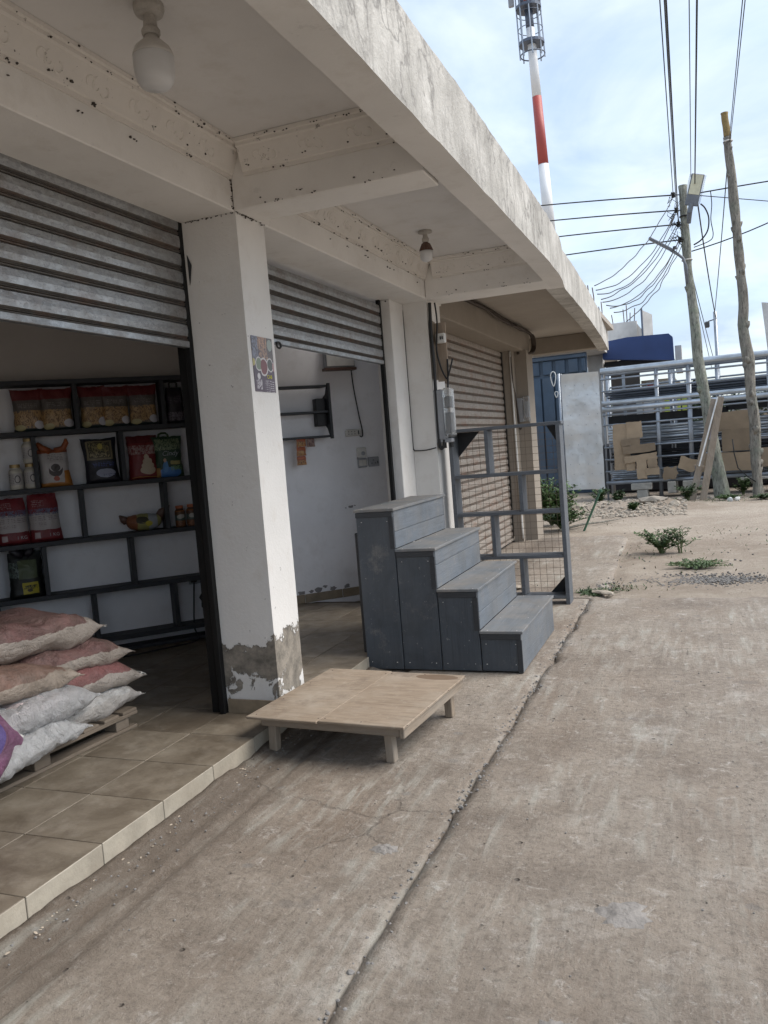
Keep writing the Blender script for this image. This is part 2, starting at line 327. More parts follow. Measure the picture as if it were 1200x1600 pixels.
simple('pale_render', (.62, .60, .57), .9, var=.12, scale=3, dirt=(.35, .33, .3), dirt_amt=.5)
simple('grey_render', (.22, .21, .21), .9, var=.15, scale=3)
simple('beige_render', (.46, .39, .31), .9, var=.2, scale=3)
simple('shop_dark', (.02, .02, .024), .6, var=.2, bump=0)
simple('rebar_rust', (.11, .07, .055), .8, var=.3, bump=0)
simple('tower_white', (.72, .73, .74), .5, var=.06, scale=.6, bump=0)
simple('tower_red', (.36, .065, .055), .5, var=.1, scale=.6, bump=0)
simple('tower_steel', (.10, .12, .16), .5, metal=.3, var=.2, bump=0)
simple('lamp_grey', (.16, .175, .20), .45, metal=.3, bump=0)
simple('lamp_led', (.62, .60, .44), .4, bump=0)
simple('green_pipe', (.05, .13, .08), .5)
simple('stem_green', (.10, .13, .05), .8)
simple('yellow_sign', (.55, .62, .10), .6, bump=0)
simple('red_sign', (.5, .06, .05), .6, bump=0)
simple('paper_white', (.6, .6, .58), .7, bump=0)
simple('lavender_paper', (.48, .46, .58), .7, bump=0)
simple('wire_rust', (.13, .095, .07), .6, metal=.3, bump=0)
simple('brass_lid', (.38, .27, .12), .4, metal=.5, bump=0)
simple('orange_lid', (.45, .13, .05), .4, bump=0)
simple('thread_white', (.6, .58, .54), .8, bump=0)
def m_leaf(name, c):
    t = NT(name); oi = t.n('ShaderNodeObjectInfo')
    g = t.n('ShaderNodeNewGeometry')
    a = t.mix(t.ramp(g.outputs['Random Per Island'], [(0, 0), (1, 1)]), sc3(c, .55), sc3(c, 1.5))
    t.color(a); t.rough(.6); t.b.inputs['Subsurface Weight'].default_value = 0; MATS[name] = t.m
m_leaf('weed_leaf', (.045, .085, .022)); m_leaf('dark_leaf', (.03, .06, .018)); m_leaf('vine_leaf', (.06, .115, .025)); m_leaf('tree_leaf', (.035, .055, .022)); m_leaf('dry_leaf', (.13, .11, .05))
def m_meter():
    t = NT('clear_plastic_cover'); t.color((.75, .76, .76)); t.rough(.12); t.b.inputs['Transmission Weight'].default_value = .75; t.b.inputs['IOR'].default_value = 1.3
    t.bump(t.noise(20, 3), .004); MATS['clear_plastic_cover'] = t.m
m_meter()

def sack_mat(name, base, print_c, halfw=.13, dust=.4, zmin=-.03, logo=None):
    t = NT(name)
    s = t.n('ShaderNodeSeparateXYZ'); t.l(t.coord(rnd=False), s.inputs[0])
    x, y, z = s.outputs
    a = t.mix(t.ramp(t.noise(6, 6, .65), [(.35, 0), (.65, 1)]), sc3(base, .8), base)
    wv = t.noise(5, 6, .6)
    edge = t.math('SUBTRACT', t.math('ABSOLUTE', y), t.math('ADD', halfw-.05, t.math('MULTIPLY', wv, .1)))
    zn = t.math('ADD', z, t.math('MULTIPLY', t.math('SUBTRACT', wv, .5), .09))
    m1 = t.math('GREATER_THAN', zn, t.math('ADD', zmin+.035, t.math('MULTIPLY', x, .05)))
    m2 = t.math('LESS_THAN', t.math('ADD', t.math('ABSOLUTE', x), t.math('MULTIPLY', wv, .12)), .37)
    pm = t.math('MULTIPLY', m1, m2)
    pc = t.mix(t.ramp(t.noise(9, 6, .7), [(.4, 0), (.65, 1)]), print_c, sc3(print_c, 1.8))
    if logo:
        for (cx, cy, rx, ry, col) in logo:
            d = t.math('ADD', t.math('POWER', t.math('DIVIDE', t.math('SUBTRACT', x, cx), rx), 2), t.math('POWER', t.math('DIVIDE', t.math('SUBTRACT', y, cy), ry), 2))
            pc = t.mix(t.math('LESS_THAN', d, 1), pc, col)
    a = t.mix(t.math('MULTIPLY', pm, .93), a, pc)
    a = t.mix(t.ramp(t.noise(3, 8, .7), [(.4, 0), (.7, dust)]), a, (.30, .25, .20))
    a = t.mix(1.0, a, (.72, .68, .66), 'MULTIPLY')
    t.color(a); t.rough(.5); t.bump(t.noise(9, 6, .65, dist=1.4), .03); t.bump(t.noise(26, 5, .6, sc=(.5, 1.5, 1), dist=1), .008); t.bump(t.noise(220, 2, .5), .001); MATS[name] = t.m
sack_mat('sack_maroon', (.58, .53, .47), (.17, .085, .08), .16)
sack_mat('sack_maroon_bright', (.60, .56, .51), (.22, .085, .085), .15, .35)
sack_mat('sack_tan', (.55, .48, .40), (.22, .13, .10), .14, .6)
sack_mat('sack_clear_white', (.62, .62, .60), (.50, .52, .52), .18, .1)
sack_mat('sack_pink_print', (.60, .58, .58), (.56, .50, .50), .2, .05, logo=[(.0, .05, .16, .09, (.45, .16, .26)), (.12, -.04, .08, .05, (.62, .42, .08)), (-.15, 0, .09, .07, (.62, .56, .52))])
sack_mat('sack_purple_print', (.56, .55, .60), (.15, .05, .12), .24, .05, logo=[(.03, .02, .13, .10, (.10, .06, .30)), (.08, .06, .05, .05, (.65, .62, .66)), (-.14, .03, .09, .06, (.42, .05, .07))])

def print_mat(name, base, shapes, rough=.42, crink=.006, spec=.5):
    """flat print on a pack: shapes in the pack's own x/z coordinates, each (kind, a, b, c, d, colour)"""
    t = NT(name); s = t.n('ShaderNodeSeparateXYZ'); t.l(t.coord(rnd=False), s.inputs[0]); x, y, z = s.outputs
    nz = t.math('MULTIPLY', t.math('SUBTRACT', t.noise(12, 4), .5), .02)
    x = t.math('ADD', x, nz); z = t.math('ADD', z, nz)
    a = t.mix(t.ramp(t.noise(8, 5, .6), [(.35, 0), (.65, 1)]), sc3(base, .75), sc3(base, 1.1))
    for (k, p, q, r, u, col) in shapes:
        if k == 'r':
            m = t.math('MULTIPLY', t.math('COMPARE', x, (p+q)/2, (q-p)/2), t.math('COMPARE', z, (r+u)/2, (u-r)/2))
        elif k == 'e':
            d = t.math('ADD', t.math('POWER', t.math('DIVIDE', t.math('SUBTRACT', x, p), r), 2), t.math('POWER', t.math('DIVIDE', t.math('SUBTRACT', z, q), u), 2))
            m = t.math('LESS_THAN', d, 1)
        elif k == 'n':      # shreds of food seen through a clear window
            m = t.math('MULTIPLY', t.math('COMPARE', x, (p+q)/2, (q-p)/2), t.math('COMPARE', z, (r+u)/2, (u-r)/2))
            m = t.math('MULTIPLY', m, t.ramp(t.noise(38, 3, .6, (1, 1, .6), dist=2.5), [(.42, 0), (.55, 1)]))
        elif k == 't':      # lines of small unreadable print
            m = t.math('MULTIPLY', t.math('COMPARE', x, (p+q)/2, (q-p)/2), t.math('COMPARE', z, (r+u)/2, (u-r)/2))
            ln = t.math('GREATER_THAN', t.math('SINE', t.math('MULTIPLY', z, 520)), .35)
            m = t.math('MULTIPLY', t.math('MULTIPLY', m, ln), t.ramp(t.noise(150, 1, .5, (1, 1, .05)), [(.47, 0), (.5, 1)]))
        a = t.mix(m, a, col)
    if True: a = t.mix(1.0, a, (.85, .83, .83), 'MULTIPLY')
    t.color(a); t.rough(rough); t.b.inputs['Specular IOR Level'].default_value = spec
    if crink: t.bump(t.noise(13, 5, .65, dist=1.0), crink*1.6)
    MATS[name] = t.m

# ------------------------------------------------------------------ mesh helpers
MW = {}
class MB:
    def __init__(s): s.v = []; s.f = []; s.mi = []
    def add(s, vs, fs, mi=0):
        o = len(s.v); s.v += [tuple(q) for q in vs]; s.f += [tuple(i+o for i in f) for f in fs]; s.mi += [mi]*len(fs); return s
    def obox(s, c, h, M=None, bev=0, mi=0, taper=None):
        c = Vector(c); M = M or Matrix.Identity(3)
        def P(x, y, z): return c + M @ Vector((x, y, z))
        hx, hy, hz = h; b = min(bev, hx*.45, hy*.45, hz*.45)
        if b <= 0:
            vs = [P(sx*hx, sy*hy, sz*hz) for sx in (-1, 1) for sy in (-1, 1) for sz in (-1, 1)]
            return s.add(vs, [(0, 1, 3, 2), (4, 6, 7, 5), (0, 4, 5, 1), (2, 3, 7, 6), (0, 2, 6, 4), (1, 5, 7, 3)], mi)
        vs = []; idx = {}
        for sx in (-1, 1):
            for sy in (-1, 1):
                for sz in (-1, 1):
                    for a in range(3):
                        d = [hx-b, hy-b, hz-b]; d[a] = h[a]
                        idx[(sx, sy, sz, a)] = len(vs); vs.append(P(sx*d[0], sy*d[1], sz*d[2]))
        fs = []
        for a in range(3):
            o = [i for i in range(3) if i != a]
            for sg in (-1, 1):
                q = []
                for (u, w2) in ((-1, -1), (1, -1), (1, 1), (-1, 1)):
                    k = [0, 0, 0]; k[a] = sg; k[o[0]] = u; k[o[1]] = w2; q.append(idx[(*k, a)])
                flip = (sg == 1) == (a == 1)
                fs.append(tuple(reversed(q)) if flip else tuple(q))
        for a in range(3):           # edges parallel to axis a
            o = [i for i in range(3) if i != a]
            for u in (-1, 1):
                for w2 in (-1, 1):
                    k0 = [0, 0, 0]; k0[a] = -1; k0[o[0]] = u; k0[o[1]] = w2; k1 = list(k0); k1[a] = 1
                    q = [idx[(*k0, o[0])], idx[(*k1, o[0])], idx[(*k1, o[1])], idx[(*k0, o[1])]]
                    fs.append(tuple(q))
        for sx in (-1, 1):
            for sy in (-1, 1):
                for sz in (-1, 1): fs.append(tuple(idx[(sx, sy, sz, a)] for a in range(3)))
        fx = []
        for f in fs:
            p = [vs[i]-c for i in f]; n = (p[1]-p[0]).cross(p[2]-p[0]); m = sum(p, Vector())/len(p)
            fx.append(f if n.dot(m) > 0 else tuple(reversed(f)))
        return s.add(vs, fx, mi)
    def box(s, x0, x1, y0, y1, z0, z1, bev=0, mi=0, M=None):
        return s.obox(((x0+x1)/2, (y0+y1)/2, (z0+z1)/2), (abs(x1-x0)/2, abs(y1-y0)/2, abs(z1-z0)/2), M, bev, mi)
    def beam(s, a, b, wd, th, up=(0, 0, 1), bev=0, mi=0):
        a, b = Vector(a), Vector(b); d = (b-a); L = d.length; d.normalize(); u = Vector(up); sd = d.cross(u)
        if sd.length < 1e-4: sd = Vector((1, 0, 0))
        sd.normalize(); u = sd.cross(d)
        M = Matrix((d, sd, u)).transposed()
        return s.obox((a+b)/2, (L/2, wd/2, th/2), M, bev, mi)
    def tube(s, pts, r, n=8, mi=0, cap=True, smooth=True, jit=0):
        pts = [Vector(p) for p in pts]; N = len(pts); rs = r if hasattr(r, '__len__') else [r]*N
        vs = []; fs = []; prev = None
        for i, p in enumerate(pts):
            t = (pts[min(i+1, N-1)]-pts[max(i-1, 0)]); t.normalize()
            if prev is None:
                a = Vector((0, 0, 1)) if abs(t.z) < .9 else Vector((1, 0, 0)); u = t.cross(a).normalized()
            else:
                u = (prev-t*prev.dot(t)); u.normalize()
            prev = u; v2 = t.cross(u)
            for k in range(n):
                an = 2*math.pi*k/n; rr = rs[i]*(1+(random.uniform(-jit, jit) if jit else 0))
                vs.append(p+(u*math.cos(an)+v2*math.sin(an))*rr)
        for i in range(N-1):
            for k in range(n):
                fs.append((i*n+k, i*n+(k+1) % n, (i+1)*n+(k+1) % n, (i+1)*n+k))
        if cap: fs.append(tuple(reversed(range(n)))); fs.append(tuple((N-1)*n+k for k in range(n)))
        return s.add(vs, fs, mi)
    def lathe(s, prof, c=(0, 0, 0), n=20, mi=0):
        c = Vector(c); vs = []; fs = []
        for (r, z) in prof:
            for k in range(n):
                a = 2*math.pi*k/n; vs.append(c+Vector((r*math.cos(a), r*math.sin(a), z)))
        for i in range(len(prof)-1):
            for k in range(n): fs.append((i*n+k, i*n+(k+1) % n, (i+1)*n+(k+1) % n, (i+1)*n+k))
        fs.append(tuple(reversed(range(n)))); fs.append(tuple((len(prof)-1)*n+k for k in range(n)))
        return s.add(vs, fs, mi)
    def prism(s, poly, axis, a0, a1, mi=0):
        """poly in the two other axes (ordered), extruded along axis from a0 to a1"""
        def P(u, v, t):
            return {0: (t, u, v), 1: (u, t, v), 2: (u, v, t)}[axis]
        n = len(poly); vs = [P(u, v, a0) for u, v in poly]+[P(u, v, a1) for u, v in poly]
        fs = [tuple(range(n)), tuple(reversed(range(n, 2*n)))]+[(i, i+n, (i+1) % n+n, (i+1) % n) for i in range(n)]
        return s.add(vs, fs, mi)
    def grid(s, fn, nu, nv, mi=0, closed=False):
        vs = [fn(i/(nu), j/(nv)) for i in range(nu+1) for j in range(nv+1)]
        fs = [(i*(nv+1)+j, (i+1)*(nv+1)+j, (i+1)*(nv+1)+j+1, i*(nv+1)+j+1) for i in range(nu) for j in range(nv)]
        return s.add(vs, fs, mi)
    def rock(s, c, r, sq=(1, 1, .7), mi=0, seed=0):
        c = Vector(c); t = (1+5**.5)/2
        b = [(-1, t, 0), (1, t, 0), (-1, -t, 0), (1, -t, 0), (0, -1, t), (0, 1, t), (0, -1, -t), (0, 1, -t), (t, 0, -1), (t, 0, 1), (-t, 0, -1), (-t, 0, 1)]
        F = [(0, 11, 5), (0, 5, 1), (0, 1, 7), (0, 7, 10), (0, 10, 11), (1, 5, 9), (5, 11, 4), (11, 10, 2), (10, 7, 6), (7, 1, 8), (3, 9, 4), (3, 4, 2), (3, 2, 6), (3, 6, 8), (3, 8, 9), (4, 9, 5), (2, 4, 11), (6, 2, 10), (8, 6, 7), (9, 8, 1)]
        a = random.uniform(0, 6.28); ca, sa = math.cos(a), math.sin(a); vs = []
        for p in b:
            q = Vector(p).normalized()*r*random.uniform(.72, 1.15); q = Vector((q.x*sq[0], q.y*sq[1], q.z*sq[2]))
            vs.append(c+Vector((q.x*ca-q.y*sa, q.x*sa+q.y*ca, q.z)))
        return s.add(vs, F, mi)
def mesh_of(name, mb, mats, M=None, smooth=False, recalc=True):
    me = bpy.data.meshes.new(name)
    vs = mb.v if M is None else [tuple(M @ Vector(q)) for q in mb.v]
    me.from_pydata(vs, [], mb.f)
    for m in (mats if isinstance(mats, (list, tuple)) else [mats]): me.materials.append(MATS[m])
    if any(mb.mi): me.polygons.foreach_set('material_index', mb.mi)
    if smooth: me.polygons.foreach_set('use_smooth', [True]*len(me.polygons))
    if recalc:
        import bmesh
        bm = bmesh.new(); bm.from_mesh(me); bmesh.ops.recalc_face_normals(bm, faces=bm.faces); bm.to_mesh(me); bm.free()
    me.update(); return me
def part(name, mb, mats, parent=None, local=False, smooth=False, kind=None, label=None, recalc=True):
    """mesh from world coordinates (or the parent's own when local), linked as one object"""
    M = None
    if parent is not None and not local: M = MW[parent.name].inverted()
    o = bpy.data.objects.new(name, mesh_of(name, mb, mats, M, smooth, recalc)); COL.objects.link(o)
    if parent is not None: o.parent = parent; MW[o.name] = MW[parent.name]
    else: MW[o.name] = Matrix.Identity(4)
    if kind: o['kind'] = kind
    if label: o['label'] = label
    return o
def thing(name, label, cat, loc=(0, 0, 0), rz=0, group=None, kind=None, rot=None):
    o = bpy.data.objects.new(name, None); COL.objects.link(o); o.empty_display_size = .1
    o.location = loc; o.rotation_euler = rot or (0, 0, rz)
    MW[o.name] = Matrix.Translation(Vector(loc)) @ o.rotation_euler.to_matrix().to_4x4()
    if kind: o['kind'] = kind
    else: o['label'] = label; o['category'] = cat
    if group: o['group'] = group
    return o
def single(name, mb, mats, label, cat, base=None, rz=0, group=None, smooth=False, local=False, rot=None, recalc=True):
    """a thing that is one mesh; its origin at base"""
    base = Vector(base) if base is not None else Vector(mb.v[0])
    E = Matrix.Translation(base)
    if rot: 
        from mathutils import Euler
        E = E @ Euler(rot).to_matrix().to_4x4()
    elif rz: E = E @ Matrix.Rotation(rz, 4, 'Z')
    me = mesh_of(name, mb, mats, None if local else E.inverted(), smooth, recalc)
    o = bpy.data.objects.new(name, me); COL.objects.link(o); o.location = base; o.rotation_euler = rot or (0, 0, rz); MW[o.name] = E
    o['label'] = label; o['category'] = cat
    if group: o['group'] = group
    return o
def copy_tree(o, loc=None, parent=None, label=None):
    c = o.copy(); COL.objects.link(c)
    if parent is not None: c.parent = parent
    if loc is not None: c.location = loc
    if label: c['label'] = label
    for ch in list(o.children): copy_tree(ch, parent=c)
    MW[c.name] = MW[o.name]
    return c
def dup_piece(me, name, parent, loc, rot=(0, 0, 0)):
    o = bpy.data.objects.new(name, me); COL.objects.link(o); o.parent = parent; o.location = loc; o.rotation_euler = rot; return o
def text(name, body, size, mat, parent, M, font_sp=1.0, shear=0):
    """flat lettering turned into a mesh; M is a 4x4 in the parent's frame"""
    c = bpy.data.curves.new(name, 'FONT'); c.body = body; c.size = size; c.align_x = 'CENTER'; c.align_y = 'CENTER'; c.extrude = .0004; c.space_character = font_sp; c.shear = shear
    tmp = bpy.data.objects.new(name, c); COL.objects.link(tmp)
    dg = bpy.context.evaluated_depsgraph_get(); me = bpy.data.meshes.new_from_object(tmp.evaluated_get(dg)); bpy.data.objects.remove(tmp)
    me.materials.clear(); me.materials.append(MATS[mat]); me.transform(M)
    o = bpy.data.objects.new(name, me); COL.objects.link(o); o.parent = parent; return o
def NZ(x, y, z=0): return noise.noise(Vector((x, y, z)))

# ================================================================== GROUND
def coords(segs):
    o = []
    for a, b, st in segs:
        n = max(1, round((b-a)/st)); o += [a+(b-a)*i/n for i in range(n)]
    o.append(segs[-1][1]); return o
xs = coords([(-400, -60, 60), (-60, -8, 6), (-8, -4, .5), (-4, 3, .07), (3, 8, .4), (8, 60, 6), (60, 400, 60)])
ys = coords([(-300, -20, 50), (-20, 7, 3), (7, 20, .09), (20, 40, .8), (40, 100, 8), (100, 600, 70)])
def dirt_h(x, y):
    if y < 7.6 and abs(x) < 8: return -.045
    if x < -2.2 and y < 13.2 and x > -8: return -.045
    h = -.012+.018*NZ(x*.9, y*.9)+.012*NZ(x*4, y*4, 3)
    if y > 8 and -8 < x < 8:
        k = math.exp(-((y-17.2)/1.0)**2)*max(0, min(1, (-x+.2)/1.0)); h += k*(.10+.10*NZ(x*2.3, y*2.3, 7)+.05*NZ(x*7, y*7, 9))
    if x < -.9 and 7.7 < y < 12.4: h -= .02
    return h
mb = MB(); vs = [(x, y, dirt_h(x, y)) for x in xs for y in ys]; ny = len(ys)
mb.add(vs, [(i*ny+j, (i+1)*ny+j, (i+1)*ny+j+1, i*ny+j+1) for i in range(len(xs)-1) for j in range(ny-1)])
part('ground', mb, 'dry_dirt', kind='structure', smooth=True, recalc=False)

JX = -1.04
def jx(y): return JX+.012*NZ(0, y*1.3, 5)+.010*NZ(0, y*7, 6)
def slab(name, x0f, x1f, y0f, y1f, x_st, y_st, hfun, edgeL=False, edgeR=False):
    ylo, yhi = y0f, y1f(0); ny = int((yhi-ylo)/y_st); wd = x1f(ylo)-x0f(ylo); nx = int(wd/x_st)
    vs = []; 
    for i in range(nx+1):
        for j in range(ny+1):
            fy = j/ny; y0 = ylo+(yhi-ylo)*fy; a, b = x0f(y0), x1f(y0); x = a+(b-a)*i/nx
            y = ylo+(y1f(x)-ylo)*fy; vs.append((x, y, hfun(x, y, min(x-a, 9) if edgeL else 9, (b-x) if edgeR else 9)))
    n1 = ny+1; fs = [(i*n1+j, (i+1)*n1+j, (i+1)*n1+j+1, i*n1+j+1) for i in range(nx) for j in range(ny)]
    # skirt
    o = len(vs); rim = [i*n1 for i in range(nx+1)]+[nx*n1+j for j in range(1, n1)]+[i*n1+ny for i in range(nx-1, -1, -1)]+[j for j in range(ny-1, 0, -1)]
    vs2 = [(vs[i][0], vs[i][1], -.06) for i in rim]; vs += vs2; m = len(rim)
    fs += [(rim[k], o+k, o+(k+1) % m, rim[(k+1) % m]) for k in range(m)]
    return MB().add(vs, fs)
def con_h(x, y, eL, eR):
    h = .004*NZ(x*3, y*3, 1)+.0025*NZ(x*14, y*14, 2)
    e = min(eL, eR)
    if e < .06:
        crumb = max(0, NZ(x*3, y*3.1, 11))*.045+.002
        h -= crumb*(1-e/.06)**1.5
    return h
def con_left(x, y, eL, eR):
    h = con_h(x, y, 9, eR)
    d = x+2.27
    if d < .42 and y < 7.3:     # rough mortar fillet along the step: lumps and a shallow gutter
        h += (.016*max(0, 1-d/.13)+(.016*NZ(x*9, y*5, 4)+.008*NZ(x*22, y*14, 4))*max(0, 1-d/.34)) - .020*math.exp(-((d-.28+.05*NZ(0, y*1.2, 8))/.022)**2) - .012*math.exp(-((d-.17+.03*NZ(0, y*1.7, 3))/.018)**2)
    return h
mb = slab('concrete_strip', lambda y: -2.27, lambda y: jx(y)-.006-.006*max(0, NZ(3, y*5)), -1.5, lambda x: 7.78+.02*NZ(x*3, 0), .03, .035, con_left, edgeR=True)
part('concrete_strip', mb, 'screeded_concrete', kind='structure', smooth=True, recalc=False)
mb = slab('concrete_yard', lambda y: jx(y)+.006+.006*max(0, NZ(9, y*5)), lambda y: 7.0, -1.5, lambda x: 7.80+.05*NZ(x*1.3, 2)+.02*NZ(x*6, 4), .05, .05, con_h, edgeL=True)
part('concrete_yard', mb, 'screeded_concrete', kind='structure', smooth=True, recalc=False)
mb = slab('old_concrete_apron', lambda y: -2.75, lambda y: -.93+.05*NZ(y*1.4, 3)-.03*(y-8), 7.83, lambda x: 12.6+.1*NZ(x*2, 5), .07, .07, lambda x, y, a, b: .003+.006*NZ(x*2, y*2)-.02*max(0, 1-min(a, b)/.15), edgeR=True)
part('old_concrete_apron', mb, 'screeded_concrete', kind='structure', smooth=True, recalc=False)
# crumbs along the joint and the mortar line, loose grit on the yard
mb = MB()
for i in range(420):
    y = random.uniform(1.2, 7.7); x = jx(y)+random.gauss(0, .03); r = random.uniform(.003, .009)*(1.7 if random.random() < .06 else 1)
    mb.rock((x, y, r*.2-.004), r)
for i in range(300):
    y = random.uniform(1.3, 5.2); x = -2.24+abs(random.gauss(0, .09)); r = random.uniform(.002, .007); mb.rock((x, y, .006), r)
for i in range(260):
    x = random.uniform(-2.1, 1.8); y = random.uniform(1.2, 7.5); r = random.uniform(.002, .006); mb.rock((x, y, r*.3), r)
part('concrete_crumbs', mb, 'gravel_grey', kind='stuff')
bpy.data.objects['concrete_crumbs']['label'] = 'loose concrete crumbs along the joints of the yard'; bpy.data.objects['concrete_crumbs']['category'] = 'grit'
mb = MB()
for i in range(90):
    y = random.uniform(1.6, 4.2); x = -2.25+abs(random.gauss(0, .05)); r = random.uniform(.002, .007); mb.rock((x, y, .008), r, (1, random.uniform(.6, 2.4), .18))
part('plaster_flakes', mb, 'beige_render', kind='stuff'); bpy.data.objects['plaster_flakes']['label'] = 'white plaster flakes lying at the foot of the tiled step'; bpy.data.objects['plaster_flakes']['category'] = 'plaster'
for k, (x, y, r, lab) in enumerate([(-.30, 2.60, .085, 'round hardened cement blob on the yard, middle one'), (-.10, 1.95, .075, 'hardened cement blob lying nearest the camera'), (.42, 2.22, .06, 'double hardened cement blob near the right edge'), (.60, 2.78, .045, 'small hardened cement patch furthest right on the yard'), (-.42,2.02,.06,'thin smear of cement left of the nearest blob'), (-1.22, 2.85, .05, 'flat cement patch beside the slab joint')]):
    def blob(u, v, x=x, y=y, r=r, k=k):
        a = u*2*math.pi; rr = v*r*(1+.55*NZ(math.cos(a)*3+k, math.sin(a)*3, k)+.35*NZ(math.cos(a)*1.3+k*3, math.sin(a)*1.3, k)); px, py = x+rr*math.cos(a), y+rr*math.sin(a)*.8
        return (px, py, .007*(1-v**2)*(1+1.2*NZ(px*30, py*30, k)+.6*NZ(px*80, py*80, k))-.002*v+.0035)
    mb = MB().grid(blob, 28, 7); single('cement_lump', mb, 'cement_lump_grey', lab, 'cement lump', base=(x, y, 0), smooth=True, recalc=False)

# ================================================================== SHOP PLATFORM
PX, PH = -2.27, .095
fl = thing('shop_floor', '', '', (-2.27, 4.0, 0), kind='structure')
part('floor_slab', MB().box(-7.2, PX-.012, -3, 7.32, -.05, PH-.009), 'grout', fl)
TS = .396
tile_mb = MB().box(-TS/2+.002, TS/2-.002, -TS/2+.002, TS/2-.002, -.008, 0, bev=.0025)
tile_me = mesh_of('floor_tile', tile_mb, 'floor_tile_glaze')
for i in range(9):
    for j in range(-2, 15):
        x = PX-TS/2-i*TS; y = 2.083-TS/2+j*TS
        if y > 7.2: continue
        if y > x+10.9+.2: continue
        dup_piece(tile_me, 'floor_tile', fl, (x+2.27, y-4.0, PH+random.uniform(-.0008, .0008)), (random.uniform(-.001, .001), random.uniform(-.001, .001), 0))
rt_me = mesh_of('riser_tile', MB().box(-.009, 0, -TS/2+.002, TS/2-.002, 0, PH-.002, bev=.002), 'riser_tile_glaze')
for j in range(-2, 14):
    dup_piece(rt_me, 'riser_tile', fl, (0, 2.083-TS/2+j*TS-4.0, .001), (0, random.uniform(-.01, .01), 0))

# ================================================================== BUILDING
bd = thing('shop_building', 'row of white painted shops with columns, roller shutters and a rough cement canopy', 'shop building', (-2.65, 4.0, 0))
ZB = 2.90; ZC = 3.24
# roof slab and ceilings
part('roof_slab', MB().box(-7.4, -1.21, -3.4, 7.36, ZC, ZC+.03), ['ceiling_paint'], bd)
part('roof_slab', MB().box(-7.4, -1.25, 7.60, 14.15, 3.2, 3.27), ['far_soffit'], bd)
part('roof_screed', MB().box(-7.4, -1.21, -3.4, 7.36, ZC+.033, ZC+.06), 'raw_cement_render', bd)
# facade beams
part('facade_beam', MB().box(-2.76, -2.3, -3.4, 7.85, ZB, ZC-.002, bev=.006), 'white_paint_beam', bd)
part('facade_beam', MB().box(-2.86, -2.42, 7.853, 13.0, 2.86, 3.198, bev=.01), 'beige_beam', bd)
for (a, b) in ((.60, .87), (4.0, 4.27), (7.35, 7.75)):
    part('cross_beam', MB().box(-2.297, -1.215, a, b, ZB+.002, ZC-.003, bev=.006), 'white_paint_beam' , bd)
part('cross_beam', MB().box(-2.9, -1.42, 13.95, 14.2, 2.93, 3.199, bev=.01), 'beige_beam', bd)
# fascia (outer beam) as a strip following its slight bend, with a ragged top
FL = [(-1.03, -3.4), (-1.03, 3), (-1.03, 6.6), (-1.05, 7.3), (-1.105, 7.85), (-1.13, 9), (-1.17, 10.3), (-1.25, 12.3), (-1.36, 14.3)]
def fx(y):
    for (x0, y0), (x1, y1) in zip(FL, FL[1:]):
        if y <= y1: return x0+(x1-x0)*(y-y0)/(y1-y0)
    return FL[-1][0]
def ftop(y):
    b = 3.30 if y < 5 else 3.30-.05*min(1, (y-5)/2)
    return b+.012*NZ(y*1.1, 0, 5)+.010*NZ(y*6, 0, 6)+.006*NZ(y*17, 0, 2)
def fascia_sec(y0, y1, n, wdt):
    mb = MB(); N = n; rows = []
    for i in range(N+1):
        y = y0+(y1-y0)*i/N; x = fx(y); w_ = wdt
        z0 = ZB+.004*NZ(y*3, 8); zt = ftop(y)
        ring = [(x-w_, y, z0+.004)]+[(x+.004*NZ(y*5, k*1.3, 9), y, z0+(zt-z0)*k/5) for k in range(6)]+[(x-w_*.5, y, zt+.008*NZ(y*9, 4)), (x-w_, y, zt-.02)]
        rows.append(ring)
    m = len(rows[0]); vs = [p for r in rows for p in r]
    fs = [(i*m+k, i*m+(k+1) % m, (i+1)*m+(k+1) % m, (i+1)*m+k) for i in range(N) for k in range(m)]+[tuple(range(m)), tuple(reversed(range(N*m, N*m+m)))]
    return mb.add(vs, fs)
mbf = fascia_sec(-3.4, 14.3, 240, .165); mbf.mi = []
for f in mbf.f:
    q = [mbf.v[i] for i in f[:4]]; cx = sum(p[0] for p in q)/4; cz = sum(p[2] for p in q)/4; cy = sum(p[1] for p in q)/4
    soff = max(p[2] for p in q) < ZB+.03
    inner = max(p[0] for p in q)-min(p[0] for p in q) < .02 and cx < fx(cy)-.1
    mbf.mi.append(1 if (soff or inner) and cy < 7.8 else 0)
part('fascia', mbf, ['raw_cement_render', 'white_paint_beam'], bd)
